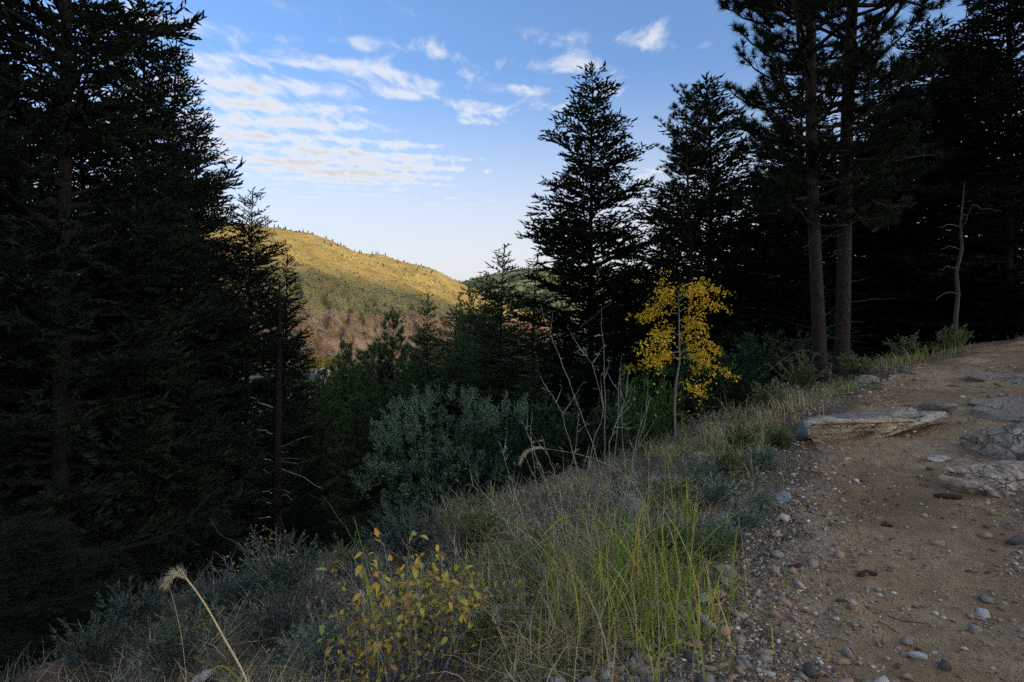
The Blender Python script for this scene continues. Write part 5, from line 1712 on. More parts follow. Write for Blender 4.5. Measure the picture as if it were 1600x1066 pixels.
sage_plant(1570, 530, 60, (0.3, 0.75), 'blue grey sagebrush where the trail meets the wood', 301, 1.8)
sage_plant(1420, 562, 40, (0.2, 0.5), 'greenish brush at the verge beyond the long slab', 302, 1.6, 'forb')
sage_plant(1250, 610, 50, (0.3, 0.7), 'olive brush in front of the twin pine foot', 303, 1.5, 'forb')
sage_plant(1120, 790, 34, (0.08, 0.22), 'silvery sage above the mottled round stone', 304, 0.9)
sage_plant(1140, 855, 30, (0.06, 0.18), 'silvery sage at the gravel edge beside green grass', 305, 0.8)
sage_plant(1165, 830, 24, (0.06, 0.16), 'small silvery sage left of the gravel', 306, 0.8)
sage_plant(430, 1010, 50, (0.15, 0.35), 'blue green sage at the bottom behind the straw stalk', 307, 0.8, 'sage_painted_shade')
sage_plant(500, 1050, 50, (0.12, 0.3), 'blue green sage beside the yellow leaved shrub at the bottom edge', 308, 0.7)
sage_plant(390, 955, 50, (0.15, 0.4), 'blue green sage under the fallen grey branch', 309, 0.9, 'sage_painted_shade')
sage_plant(260, 1055, 40, (0.12, 0.3), 'blue green sage below the fox tail head', 310, 0.7, 'sage_painted_shade')


# --- tall bare stems
def stem_plant():
    rng = np.random.default_rng(31)
    b0 = hit(925, 915)
    r = thing('bare_stemmed_weed', 'tall bare grey weed stems with few leaves at the slope edge', 'plant', b0)
    paths = [[(985, 905), (935, 720), (905, 640), (880, 570), (858, 520), (846, 478)], [(915, 900), (925, 800), (945, 720), (946, 640), (944, 570), (940, 480)], [(960, 910), (975, 780), (995, 690), (1008, 640), (1012, 597)],
             [(940, 910), (920, 790), (895, 700), (868, 620), (846, 606)], [(870, 920), (868, 830), (850, 740), (828, 690), (832, 645)], [(900, 905), (880, 800), (860, 720), (845, 680)],
             [(985, 915), (985, 800), (976, 720), (970, 640), (968, 575)], [(905, 915), (935, 820), (958, 740), (968, 620), (962, 600)], [(850, 905), (815, 810), (795, 740), (780, 690)], [(840, 915), (800, 830), (760, 775), (735, 757)],
             [(880, 915), (900, 820), (925, 700), (945, 640), (925, 565), (905, 545)], [(930, 910), (930, 830), (910, 760), (897, 720)], [(960, 915), (1000, 800), (985, 720), (1000, 690), (1015, 618)], [(870, 915), (845, 860), (810, 830), (760, 835)],
             [(860, 905), (870, 820), (880, 770), (900, 700), (905, 650)], [(1010, 915), (1000, 830), (985, 760), (990, 700)], [(890, 900), (840, 780), (832, 700), (815, 655)], [(920, 900), (955, 780), (950, 700), (965, 650), (985, 605)]]
    small = []
    for i, pth in enumerate(paths):
        dy = rng.normal(0, 0.16)
        root = hit(pth[0][0] * 0.5 + 925 * 0.5, 915)
        Yb = b0[1] + dy * 0.5
        pts = np.array([at(px, py, Yb + dy * (k / len(pth))) for k, (px, py) in enumerate(pth)])
        foot = np.array([pts[0][0] * 0.75 + b0[0] * 0.25, pts[0][1], gz(pts[0][0] * 0.75 + b0[0] * 0.25, pts[0][1]) - 0.03])
        pts = np.concatenate([[foot], pts[1:]]) - b0
        t = np.linspace(0, 1, 16)
        c = np.stack([np.interp(t, np.linspace(0, 1, len(pts)), pts[:, k]) for k in range(3)], -1)
        kk = np.array([0.25, 0.5, 0.25])
        c[1:-1] = np.stack([np.convolve(c[:, k], kk, 'valid') for k in range(3)], -1)
        c[1:-1] += rng.normal(0, 0.004, (14, 3))
        mb = MB()
        mb.tube(c, np.linspace(0.0036, 0.0013, 16), 6)
        for k in range(int(rng.integers(2, 6))):
            j = int(rng.integers(5, 15))
            d = norm(norm(c[j] - c[j - 1]) + rng.normal(0, 0.6, 3))
            L = rng.uniform(0.05, 0.2)
            q = np.linspace(0, 1, 5)[:, None]
            tw = c[j] + d * L * q + np.array([0, 0, 0.2 * L]) * q ** 2
            mb.tube(tw, 0.0025 * (1.2 - q[:, 0]), 4)
            small.append(tw[-1])
        put('stem', mb.mesh('weed_stem', M['weed'], True), r)
        for k in range(4):
            small.append(c[int(rng.integers(6, 16))])
    lm = MB()
    v, f = leaf_geo(0.032, 0.012, 4)
    lm.add(v, f)
    me = lm.mesh('weed_leaf', leaf_mat('weed_leaf', [(0, (0.12, 0.17, 0.08)), (1, (0.22, 0.26, 0.13))], 0.3))
    for s in small:
        o = put('leaf', me, r, s, (rng.normal(0.4, 0.5), rng.normal(0, 0.5), rng.uniform(0, 6.28)), rng.uniform(0.6, 1.2))


stem_plant()


# --- shrub with yellow leaves
LEAFC = {'yellow': ((0.74, 0.46, 0.05), (0.82, 0.58, 0.10)), 'gold': ((0.74, 0.37, 0.05), (0.80, 0.46, 0.10)), 'olive': ((0.42, 0.40, 0.06), (0.55, 0.50, 0.10)), 'brown': ((0.42, 0.19, 0.05), (0.52, 0.26, 0.08)), 'green': ((0.26, 0.34, 0.08), (0.36, 0.44, 0.12))}
LEAF_ME = {}
for nm, (a, b) in LEAFC.items():
    m, nt, bs = new_mat(nm + '_leaf')
    n = tex_noise(nt, 60.0, 3, 0.6)
    c = ramp(nt, n, [(0.35, a), (0.65, b)])
    nt.links.new(c, bs.inputs['Base Color'])
    bs.inputs['Roughness'].default_value = 0.5
    tr = nt.nodes.new('ShaderNodeBsdfTranslucent')
    nt.links.new(c, tr.inputs[0])
    mx = nt.nodes.new('ShaderNodeMixShader')
    mx.inputs[0].default_value = 0.3
    nt.links.new(bs.outputs[0], mx.inputs[1])
    nt.links.new(tr.outputs[0], mx.inputs[2])
    nt.links.new(mx.outputs[0], nt.nodes['Material Output'].inputs[0])
    for k, (L, W, fo, cu) in enumerate([(0.058, 0.026, 0.3, 0.15), (0.048, 0.028, 0.5, 0.4)]):
        mb = MB()
        v, f = leaf_geo(L, W, 5, fo, cu)
        mb.add(v, f)
        LEAF_ME[nm, k] = mb.mesh('leaf', m, True)


M['tiny_yellow'] = leaf_mat('tiny_yellow_leaf', [(0, (0.20, 0.17, 0.05)), (0.4, (0.42, 0.34, 0.07)), (0.8, (0.66, 0.44, 0.07)), (1, (0.50, 0.24, 0.06))], 0.25)


def yellow_shrub():
    rng = np.random.default_rng(9)
    b0 = hit(650, 1045)
    Y = b0[1]
    r = thing('yellow_leaved_shrub', 'low twiggy shrub with yellow and orange leaves at the bottom edge', 'shrub', b0)
    wd = MB()
    sites = []
    tips = [(530, 880), (548, 860), (575, 868), (600, 850), (628, 842), (640, 850), (660, 880), (690, 862), (705, 872), (725, 890), (735, 912), (745, 905), (775, 925), (520, 950), (505, 975), (540, 920), (565, 905), (590, 890), (610, 905), (650, 905),
            (680, 915), (630, 940), (700, 940), (560, 970), (600, 960), (665, 965), (715, 960), (740, 950), (580, 1010), (640, 1000), (690, 1010), (540, 1030), (610, 1040), (520, 1010), (760, 960), (730, 1010), (505, 1040), (575, 1050), (655, 1030), (680, 1050)]
    for i, (px, py) in enumerate(tips):
        dy = rng.normal(0, 0.16)
        tip = at(px, py, Y + dy) - b0
        foot = np.array([tip[0] * 0.35 + rng.normal(0, 0.06), tip[1] * 0.4 + rng.normal(0, 0.05), 0])
        foot[2] = gz(foot[0] + b0[0], foot[1] + b0[1]) - b0[2] - 0.02
        t = np.linspace(0, 1, 9)[:, None]
        mid = foot * 0.45 + tip * 0.55 + np.array([0, 0, 0.12]) + rng.normal(0, 0.05, 3)
        c = (1 - t) ** 2 * foot + 2 * t * (1 - t) * mid + t ** 2 * tip
        c[1:-1] += rng.normal(0, 0.006, (7, 3))
        wd.tube(c, np.linspace(0.0048, 0.0016, 9), 5)
        for k in range(int(rng.integers(5, 10))):
            tq = rng.uniform(0.45, 1.0)
            j = min(int(tq * 8), 7)
            p = c[j] + (c[j + 1] - c[j]) * (tq * 8 - j)
            d = norm(norm(c[j + 1] - c[j]) * 0.5 + rng.normal(0, 0.7, 3) + np.array([0, 0, 0.2]))
            L = rng.uniform(0.02, 0.11)
            wd.tube(np.stack([p, p + d * L * 0.5 + rng.normal(0, 0.004, 3), p + d * L]), [0.0016, 0.0013, 0.001], 3)
            sites.append((p + d * L, d))
            if L > 0.06:
                sites.append((p + d * L * 0.55, norm(d + rng.normal(0, 0.6, 3))))
        sites.append((c[-1], norm(c[-1] - c[-2])))
    put('stems', wd.mesh('shrub_stems', M['weed'], True), r)
    # fine bare twigs in the heart of the shrub
    tw = MB()
    for k in range(170):
        p = np.array([rng.uniform(-0.45, 0.42), rng.uniform(-0.25, 0.25), 0])
        p[2] = gz(p[0] + b0[0], p[1] + b0[1]) - b0[2]
        d = norm(rng.normal(0, 0.6, 3) + np.array([0, 0, 1]))
        L = rng.uniform(0.1, 0.42)
        q = np.linspace(0, 1, 5)[:, None]
        tw.tube(p + d * L * q + rng.normal(0, 0.012, (5, 3)) * q, 0.0017 * (1.2 - q[:, 0]), 3)
    put('twigs', tw.mesh('shrub_twigs', M['bark_grey'], True), r)
    rng.shuffle(sites)
    lf = MB()
    xx, yy = rng.normal(0, 0.26, 1300), rng.normal(0, 0.15, 1300)
    zz = ground_z(xx + b0[0], yy + b0[1]) - b0[2] + rng.uniform(0.06, 0.55, 1300) * (1 - 0.5 * np.clip(np.abs(xx) / 0.5, 0, 1))
    scatter_leaves(lf, np.stack([xx, yy, zz], -1), rng.uniform(0.018, 0.038, 1300), rng, leaf_geo(1, 0.5, 3), 0.2)
    tag(put('foliage', lf.mesh('shrub_small_leaves', M['tiny_yellow']), r), kind='stuff')
    for i, (p, d) in enumerate(sites[:300]):
        nm = rng.choice(['yellow', 'gold', 'olive', 'brown', 'green'], p=[0.36, 0.26, 0.19, 0.08, 0.11])
        dv = Vector(norm(np.array(d) + rng.normal(0, 0.45, 3) + np.array([0, -0.1, -0.25])))
        q = dv.to_track_quat('Y', 'Z') @ Matrix.Rotation(rng.uniform(-1.2, 1.2), 3, 'Y').to_quaternion()
        o = put('leaf', LEAF_ME[nm, int(rng.integers(0, 2))], r, p, None, rng.uniform(0.6, 1.1))
        o.rotation_euler = q.to_euler()


yellow_shrub()


def small_shrub(px, py, Y, n, hgt, wid, label, seed, mat):
    rng = np.random.default_rng(seed)
    b = np.array(base_of(px, Y))
    r = thing('thin_shrub', label, 'shrub', b)
    wd, lf = MB(), MB()
    pos = []
    for k in range(n):
        d = norm(np.array([rng.normal(0, wid), rng.normal(0, wid), 1.0]))
        L = rng.uniform(0.5, 1.0) * hgt
        t = np.linspace(0, 1, 8)[:, None]
        c = d * L * t + np.cumsum(rng.normal(0, 0.012, (8, 3)), axis=0)
        wd.tube(c, 0.005 * (1.15 - t[:, 0]), 4)
        for j in range(14):
            q = rng.uniform(0.35, 1.0)
            i = min(int(q * 7), 6)
            p = c[i]
            e = p + norm(rng.normal(size=3) + d * 0.6) * rng.uniform(0.03, 0.16)
            wd.tube(np.stack([p, (p + e) / 2, e]), [0.0022, 0.0018, 0.0012], 3)
            pos.append(e)
    pos = np.array(pos)
    scatter_leaves(lf, pos, rng.uniform(0.018, 0.036, len(pos)), rng, leaf_geo(1, 0.6, 3), 0.3)
    put('stems', wd.mesh('thin_shrub_stems', M['bark_grey'], True), r)
    put('foliage', lf.mesh('thin_shrub_foliage', mat), r)


for i_, (px, py, n_, l0, l1, sc_, mt, lab) in enumerate([
        (150, 1040, 50, 0.15, 0.4, 0.9, 'sage_painted_shade', 'blue green brush at the foot of the massive spruce'), (330, 985, 46, 0.15, 0.36, 0.9, 'sage_painted_shade', 'blue green brush behind the fox tail head'), (300, 1020, 40, 0.12, 0.3, 0.8, 'forb', 'dull green brush right of the fox tail head'),
        (215, 985, 46, 0.2, 0.45, 1.0, 'sage_painted_shade', 'dim sage clump in front of the spruce stand'), (440, 930, 46, 0.15, 0.42, 0.9, 'sage_painted_shade', 'dim sage left of the yellow leaved shrub top'), (545, 905, 40, 0.15, 0.4, 0.9, 'forb', 'dull green brush behind the yellow leaved shrub'),
        (640, 880, 46, 0.2, 0.5, 1.0, 'sage_painted_shade', 'grey brush on the crest above the yellow leaved shrub'), (745, 860, 46, 0.2, 0.5, 1.0, 'forb', 'dull brush on the crest left of the bare stems'), (820, 905, 40, 0.1, 0.3, 0.8, 'forb', 'low green weed left of the bare stems foot'),
        (1060, 790, 34, 0.08, 0.26, 0.8, 'forb', 'low green weed behind the mottled round stone'), (1100, 760, 34, 0.1, 0.26, 0.9, 'sage', 'silvery weed beside the pale half buried rock'), (1160, 705, 40, 0.12, 0.3, 1.1, 'forb', 'green weed in the dry bunch grass'),
        (1190, 735, 34, 0.08, 0.22, 0.9, 'sage', 'silvery weed near the flat grey rock'), (1220, 700, 34, 0.08, 0.24, 1.0, 'forb', 'green weed below the long slab end'), (1130, 745, 34, 0.1, 0.26, 0.9, 'forb', 'green weed between the bank rocks'),
        (1190, 800, 26, 0.05, 0.16, 0.7, 'sage', 'tiny silvery weed on the gravel under the blue grey stone'), (1110, 880, 30, 0.06, 0.2, 0.7, 'forb', 'low weed in front of the mottled round stone'), (1040, 870, 34, 0.1, 0.3, 0.8, 'forb', 'leafy weed left of the mottled round stone'),
        (760, 1020, 34, 0.1, 0.3, 0.8, 'forb', 'leafy weed beside the striped grey rock'), (1340, 590, 44, 0.15, 0.4, 1.5, 'forb', 'green brush right below the twin pines'), (1200, 640, 44, 0.2, 0.45, 1.3, 'forb', 'olive brush left of the twin pine foot'), (1490, 548, 44, 0.2, 0.5, 1.6, 'forb', 'green brush at the foot of the slim dead tree')]):
    sage_plant(px, py, n_, (l0, l1), lab, 330 + i_, sc_, mt)
small_shrub(470, 900, 5.2, 16, 0.75, 0.45, 'thin shrub with tiny yellow leaves left of the leaning pole', 401, M['tiny_yellow'])
small_shrub(430, 900, 6.2, 14, 0.8, 0.5, 'thin shrub with sparse tiny leaves under the bare snag', 402, M['tiny_yellow'])
small_shrub(325, 900, 8.2, 18, 1.3, 0.4, 'dim shrub with scattered yellow leaves in the shaded stand', 403, M['tiny_yellow'])
small_shrub(700, 840, 12.5, 18, 1.0, 0.5, 'thin shrub with yellow specks below the juniper', 404, M['tiny_yellow'])
small_shrub(160, 950, 7.4, 14, 0.7, 0.5, 'dull shrub right of the massive spruce trunk', 405, M['tiny_yellow'])
small_shrub(1095, 680, 9.6, 14, 0.55, 0.5, 'thin twiggy shrub right of the aspen trunk', 406, M['tiny_yellow'])
small_shrub(1130, 720, 8.0, 12, 0.4, 0.6, 'brown twiggy shrub among the dry bunch grass', 409, M['tiny_yellow'])
small_shrub(950, 850, 5.2, 12, 0.4, 0.6, 'brown twiggy shrub just right of the bare stems', 410, M['tiny_yellow'])
small_shrub(1230, 640, 9.4, 14, 0.5, 0.6, 'grey twiggy shrub beside the arching dead branch', 411, M['tiny_yellow'])
small_shrub(380, 960, 5.6, 14, 0.55, 0.5, 'grey twiggy shrub right of the fox tail head', 412, M['tiny_yellow'])
small_shrub(560, 1000, 4.2, 14, 0.5, 0.6, 'grey twiggy shrub behind the yellow leaved shrub', 407, M['tiny_yellow'])
small_shrub(770, 900, 5.4, 14, 0.5, 0.6, 'grey twiggy shrub between the yellow leaved shrub and the bare stems', 408, M['tiny_yellow'])


# --- single grass stalks close to the camera
def stalk(name, pix, r, label, head=None, mat='straw', seed=1, leaf=None):
    rng = np.random.default_rng(seed)
    p = np.array([at(*q) for q in pix])
    foot = p[0].copy()
    foot[2] = gz(foot[0], foot[1]) - 0.01
    p = np.concatenate([[foot], p]) if foot[2] < p[0][2] - 0.01 else p
    o = thing(name, label, 'grass', foot)
    t = np.linspace(0, 1, 24)
    L = np.concatenate([[0], np.cumsum(np.linalg.norm(np.diff(p, axis=0), axis=1))])
    c = np.stack([np.interp(t * L[-1], L, p[:, i]) for i in range(3)], -1) - foot
    kk = np.array([0.25, 0.5, 0.25])
    for _ in range(2):
        c[1:-1] = np.stack([np.convolve(c[:, k], kk, 'valid') for k in range(3)], -1)
    mb = MB()
    mb.tube(c, np.linspace(r, r * 0.45, 24), 6)
    put('stalk', mb.mesh('stalk', M[mat], True), o)
    if head:
        h = np.array([at(*q) for q in head]) - foot
        tt = np.linspace(0, 1, 60)
        hc = np.stack([np.interp(tt, np.linspace(0, 1, len(h)), h[:, i]) for i in range(3)], -1)
        hm = MB()
        d = norm(np.gradient(hc, axis=0))
        needles(hm, hc + rng.normal(0, 0.0014, hc.shape), d, np.full(60, 0.006), 11, 0.016, 0.0034, rng, (0.1, 0.6))
        needles(hm, hc, d, np.full(60, 0.004), 8, 0.036, 0.0012, rng, (0.25, 0.8))
        put('seed_head', hm.mesh('seed_head', M['seed']), o)
    if leaf:
        a, b, w = leaf
        A, B = at(*a) - foot, at(*b) - foot
        q = np.linspace(0, 1, 7)
        cc = A + (B - A) * q[:, None] + np.array([0, 0, 0.03]) * np.sin(q * np.pi)[:, None]
        sd = norm(np.cross(B - A, [0.3, 1, 0.4]))
        ww = w * np.sin(np.pi * (0.08 + 0.92 * q)) ** 0.7
        lm = MB()
        v = np.stack([cc - sd * ww[:, None], cc + sd * ww[:, None]], 1).reshape(-1, 3)
        i = np.arange(6) * 2
        lm.add(v, np.stack([i, i + 1, i + 3, i + 2], -1))
        put('leaf', lm.mesh('stalk_leaf', M['grass_green']), o)


stalk('foxtail_grass', [(392, 1070, 1.7), (375, 1040, 1.7), (350, 998, 1.7), (325, 950, 1.7), (300, 912, 1.7), (290, 903, 1.7)], 0.0052, 'straw stalk with feathery drooping seed head at the lower corner', [(292, 905, 1.7), (284, 898, 1.7), (276, 898, 1.7), (268, 903, 1.7), (262, 910, 1.7)], 'straw', 1, ((330, 1046, 1.68), (378, 1072, 1.68), 0.008))
stalk('foxtail_grass', [(292, 1070, 2.1), (285, 1000, 2.1), (272, 940, 2.1), (263, 912, 2.1)], 0.0014, 'thin drooping stalk beside the feathery seed head', None, 'straw', 2)
stalk('foxtail_grass', [(1015, 800, 3.6), (985, 745, 3.6), (940, 720, 3.6), (890, 706, 3.6), (848, 701, 3.6)], 0.002, 'arching foxtail head hanging across the bare stems', [(850, 700, 3.6), (838, 700, 3.6), (826, 704, 3.6), (818, 712, 3.6), (813, 722, 3.6)], 'straw', 3)
stalk('straw_stalk', [(592, 1070, 2.5), (588, 960, 2.5), (580, 905, 2.5), (567, 860, 2.5), (553, 808, 2.5)], 0.0030, 'straight straw stalk standing before the yellow leaved shrub', None, 'green_stem', 4, ((583, 958, 2.49), (564, 878, 2.49), 0.007))
stalk('straw_stalk', [(880, 1066, 2.9), (868, 1000, 2.9), (858, 950, 2.9)], 0.0022, 'thin pale straw right of the striped grey rock', None, 'straw', 5)
stalk('straw_stalk', [(800, 880, 3.5), (850, 845, 3.5), (890, 812, 3.5)], 0.0022, 'slanting pale straw below the bare stems', None, 'straw', 6, ((848, 838, 3.48), (895, 805, 3.48), 0.008))
stalk('straw_stalk', [(1013, 860, 4.2), (1014, 780, 4.2), (1014, 705, 4.2)], 0.0026, 'upright thin straw right of the bare stems', None, 'straw', 7)

# ------------------------------------------------------------------ far things: valley floor and hill cover
def on_hill(P, n, rng, vlo, vhi, ulo=0.0, uhi=1.0):
    nu, nv = P.shape[:2]
    i = (rng.uniform(ulo, uhi, n) * (nu - 1)).astype(int)
    j = (rng.uniform(vlo, vhi, n) * (nv - 1)).astype(int)
    return P[i, j]


def hill_cover():
    rng = np.random.default_rng(55)
    m = leaf_mat('hill_shrub_foliage', [(0, (0.06, 0.065, 0.022)), (0.7, (0.13, 0.12, 0.045)), (1, (0.22, 0.18, 0.07))], 0)
    p = on_hill(HP, 3400, rng, 0.27, 0.97, 0.25, 0.95)
    keep = fbm(p[:, 0] / 30, p[:, 1] / 30, 3, 5) > rng.uniform(-0.15, 0.45, len(p))
    p = p[keep]
    n = len(p)
    s = np.exp(rng.normal(math.log(0.6), 0.55, n))
    mb = MB()
    needles(mb, p, np.tile([[0, 0, 1.0]], (n, 1)), s * 0.6, 16, 0.75, 0.5, rng, (0.2, 1.5))
    tag(put('hillside_scrub', mb.mesh('hillside_scrub', m)), 'low dark scrub dotted over the sunlit hill', 'scrub', kind='stuff')
    # conifers along the skyline, a few pixels each
    m2 = leaf_mat('ridge_tree_foliage', [(0, (0.025, 0.04, 0.018)), (1, (0.06, 0.07, 0.03))], 0)
    p = on_hill(HP, 150, rng, 0.24, 0.28, 0.28, 0.95)
    p = np.concatenate([p, on_hill(HP, 26, rng, 0.3, 0.5, 0.3, 0.7)])
    n = len(p)
    mb = MB()
    h = rng.uniform(1.2, 3.8, n)
    for k in range(7):
        q = k / 7
        b = p + np.stack([np.zeros(n), np.zeros(n), h * q * 0.9], -1)
        needles(mb, b, np.tile([[0, 0, 1.0]], (n, 1)), h * 0.12, 10, 1.2 * (1.05 - q), 0.55, rng, (0.6, 1.5))
    tag(put('ridge_trees', mb.mesh('ridge_trees', m2)), 'tiny distant conifers along the skyline of the hill', 'trees', kind='stuff')
    p = on_hill(HP2, 1100, rng, 0.2, 0.85, 0.1, 0.9)
    n = len(p)
    mb = MB()
    for k in range(3):
        needles(mb, p + np.array([0, 0, 2.2 * k]), np.tile([[0, 0, 1.0]], (n, 1)), np.full(n, 1.0), 7, 3.2 - 0.7 * k, 2.0, rng, (0.6, 1.4))
    tag(put('far_wood', mb.mesh('far_wood', m2)), 'scattered wood on the far hill beyond the notch', 'trees', kind='stuff')


hill_cover()


def broadleaf(seed, H, R, n, leaf, mat):
    rng = np.random.default_rng(seed)
    wd, lf = MB(), MB()
    wd.tube(np.array([[0, 0, 0], [0.1, 0, H * 0.3], [0, 0.1, H * 0.6], [0, 0, H * 0.9]]), [R * 0.06, R * 0.05, R * 0.03, R * 0.01], 7)
    pos = []
    for k in range(26):
        c = norm(rng.normal(size=3)) * np.array([R, R, H * 0.34]) * rng.uniform(0.35, 0.8) + np.array([0, 0, H * 0.60])
        wd.tube(np.stack([np.array([0, 0, H * 0.35]), (c + np.array([0, 0, H * 0.4])) / 2, c]), [R * 0.02, R * 0.015, R * 0.006], 4)
        pos.append(c + rng.normal(0, 1, (n // 26, 3)) * np.array([R, R, H * 0.4]) * 0.20)
    pos = np.concatenate(pos)
    scatter_leaves(lf, pos, rng.uniform(0.7, 1.3, len(pos)) * leaf, rng, leaf_geo(1, 0.8, 2))
    return wd.mesh('broadleaf_trunk', M['bark_dark'], True), lf.mesh('broadleaf_crown', mat)


M['cottonwood'] = leaf_mat('cottonwood_leaf', [(0, (0.30, 0.22, 0.02)), (0.6, (0.46, 0.33, 0.03)), (1, (0.36, 0.33, 0.06))], 0.3)
CW = broadleaf(3, 8.0, 4.0, 2600, 0.42, M['cottonwood'])
for i, (px, py, Yd, s, lab) in enumerate([(491, 552, 215, 1.0, 'yellow cottonwood in the valley touching the dark spruces'), (522, 556, 225, 1.05, 'yellow cottonwood in the valley below the rocky slope'), (507, 566, 205, 0.7, 'smaller yellow tree between the two cottonwoods'),
                                          (633, 571, 150, 0.5, 'little yellow tree in the valley behind the young pines'), (518, 618, 120, 0.45, 'little yellow tree above the teal house roof'), (660, 548, 240, 0.7, 'green yellow tree at the foot of the open crowned fir'), (272, 610, 110, 0.9, 'yellow green tree glimpsed through the dark spruces')]):
    top = at(px, py, Yd)
    z = gz(top[0], top[1])
    tree('cottonwood', CW, (top[0], top[1], z - 0.3), lab, None, i * 1.3, (s, s, max(0.4, (top[2] - z) / 8.0)))


def house(px, py, Y, w, d, hw, hr, wallc, roofc, label, rz):
    p = at(px, py, Y)
    z = gz(p[0], p[1]) - 0.2
    hw = max(hw, p[2] - z)
    r = thing('house', label, 'house', (p[0], p[1], z), rz)
    mats = []
    for nm, c in (('wall_paint', wallc), ('roof_sheet', roofc), ('white_trim', (0.75, 0.74, 0.70)), ('window_glass', (0.05, 0.06, 0.07))):
        m, nt, b = new_mat(nm)
        n = tex_noise(nt, 3.0, 4)
        nt.links.new(mixc(nt, n, c, tuple(x * 0.75 for x in c)), b.inputs['Base Color'])
        b.inputs['Roughness'].default_value = 0.15 if nm == 'window_glass' else 0.7
        mats.append(m)
    mb = MB()
    mb.box((-w / 2, -d / 2, 0), (w / 2, d / 2, hw))
    mb.add([(-w / 2, -d / 2, hw), (w / 2, -d / 2, hw), (0, -d / 2, hw + hr), (-w / 2, d / 2, hw), (w / 2, d / 2, hw), (0, d / 2, hw + hr)], [(0, 1, 2), (5, 4, 3)])
    put('wall', mb.mesh('house_wall', mats[0]), r)
    mb = MB()
    o, th = 0.35, 0.15
    for s in (-1, 1):
        a = np.array([[0, -d / 2 - o, hw + hr + 0.03], [0, d / 2 + o, hw + hr + 0.03], [s * (w / 2 + o), d / 2 + o, hw + 0.03 - o * hr / (w / 2)], [s * (w / 2 + o), -d / 2 - o, hw + 0.03 - o * hr / (w / 2)]])
        mb.add(np.concatenate([a, a + np.array([0, 0, th])]), [(0, 1, 2, 3), (7, 6, 5, 4), (0, 3, 7, 4), (1, 5, 6, 2), (2, 6, 7, 3), (0, 4, 5, 1)])
    put('roof', mb.mesh('house_roof', mats[1]), r)
    mb = MB()
    for s in (-1, 1):
        mb.tube(np.array([[s * (w / 2 + o), -d / 2 - o - 0.05, hw - 0.1], [0, -d / 2 - o - 0.05, hw + hr + 0.1]]), 0.14, 4)
    mb.box((w / 2 - 0.15, -d / 2 - 0.06, 0), (w / 2 + 0.06, -d / 2 + 0.1, hw))
    put('trim', mb.mesh('house_trim', mats[2]), r)
    for k, xx in enumerate((-w * 0.22, w * 0.22)):
        mb = MB()
        mb.box((xx - 0.45, -d / 2 - 0.04, hw - 1.9), (xx + 0.45, -d / 2 + 0.02, hw - 0.7))
        f = put('window', mb.mesh('house_window', mats[2]), r)
        mb = MB()
        mb.box((xx - 0.37, -d / 2 - 0.07, hw - 1.82), (xx + 0.37, -d / 2 - 0.03, hw - 0.78))
        put('pane', mb.mesh('house_pane', mats[3]), f)


house(578, 636, 118, 3.4, 4.5, 2.4, 1.1, (0.10, 0.34, 0.32), (0.34, 0.32, 0.30), 'small teal house with white trim down among the pines', 0.5)
house(561, 612, 135, 2.4, 3.4, 2.4, 0.8, (0.52, 0.60, 0.60), (0.36, 0.33, 0.30), 'tiny pale house behind the teal house', -0.3)
house(504, 580, 190, 4.0, 5.0, 2.6, 1.0, (0.30, 0.26, 0.21), (0.34, 0.31, 0.28), 'pale roofed house below the yellow cottonwoods', 0.3)


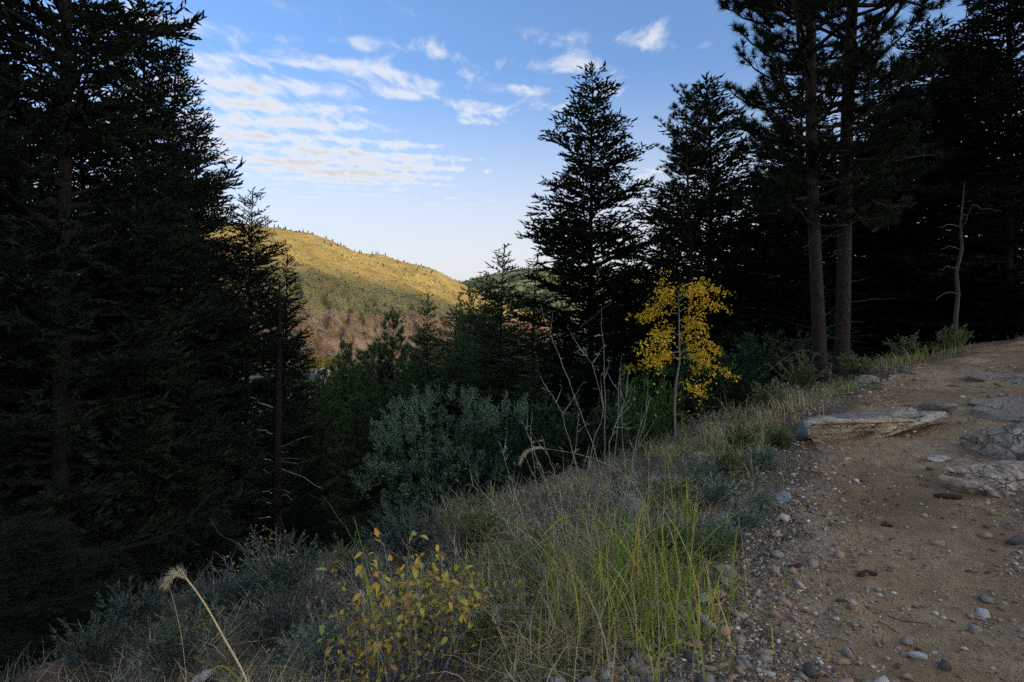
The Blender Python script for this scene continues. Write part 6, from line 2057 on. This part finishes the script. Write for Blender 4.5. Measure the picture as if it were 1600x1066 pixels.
def valley_road():
    rng = np.random.default_rng(2)
    m, nt, b = new_mat('worn_asphalt')
    n = tex_noise(nt, 1.5, 4)
    nt.links.new(ramp(nt, n, [(0.3, (0.09, 0.08, 0.07)), (0.7, (0.15, 0.135, 0.115))]), b.inputs['Base Color'])
    b.inputs['Roughness'].default_value = 0.9
    pts = np.array([at(px, 545, Yd) for px, Yd in ((250, 196), (400, 204), (470, 212), (520, 220), (600, 236), (660, 258), (720, 300))])
    t = np.linspace(0, 1, 60)
    c = np.stack([np.interp(t, np.linspace(0, 1, len(pts)), pts[:, i]) for i in range(2)], -1)
    mb = MB()
    z = ground_z(c[:, 0], c[:, 1]) + 0.9
    for off, zz in ((0, 0),):
        v = []
        for i in range(60):
            v += [(c[i, 0], c[i, 1] - 4, z[i] - 5), (c[i, 0], c[i, 1] - 3.2, z[i]), (c[i, 0], c[i, 1] + 3.2, z[i]), (c[i, 0], c[i, 1] + 4, z[i] - 5)]
        i = np.arange(59)[:, None] * 4 + np.arange(3)[None, :]
        mb.add(v, np.stack([i, i + 4, i + 5, i + 1], -1).reshape(-1, 4))
    tag(put('road', mb.mesh('road', m)), kind='structure')
    m2, nt, b = new_mat('galvanised_rail')
    b.inputs['Base Color'].default_value = (0.55, 0.54, 0.51, 1)
    b.inputs['Roughness'].default_value = 0.5
    g = thing('guardrail', 'pale guardrail along the valley road under the rocky slope', 'guardrail', (0, 0, 0))
    mb = MB()
    mb.tube(np.stack([c[26:36, 0], c[26:36, 1] - 3.0, z[26:36] + 0.75], -1), 0.2, 4)
    put('rail', mb.mesh('rail', m2), g)
    for i in range(26, 36, 1):
        mb = MB()
        mb.box((c[i, 0] - 0.08, c[i, 1] - 3.0, z[i] - 0.1), (c[i, 0] + 0.08, c[i, 1] - 2.84, z[i] + 0.7))
        put('post', mb.mesh('guardrail_post', m2), g)


valley_road()


def pole(px, py0, py1, Y, label):
    a, b = at(px, py1, Y), at(px, py0, Y)
    r = thing('utility_pole', label, 'pole', a)
    H = b[2] - a[2]
    mb = MB()
    mb.tube(np.array([[0, 0, -3], [0, 0, H * 0.5], [0, 0, H]]), [0.22, 0.19, 0.15], 7)
    put('post', mb.mesh('pole_post', M['bark_grey'], True), r)
    mb = MB()
    mb.box((-1.3, -0.08, H - 1.0), (1.3, 0.08, H - 0.8))
    put('crossarm', mb.mesh('crossarm', M['bark_grey']), r)


pole(609, 480, 508, 330, 'utility pole standing before the rocky foot of the hill')
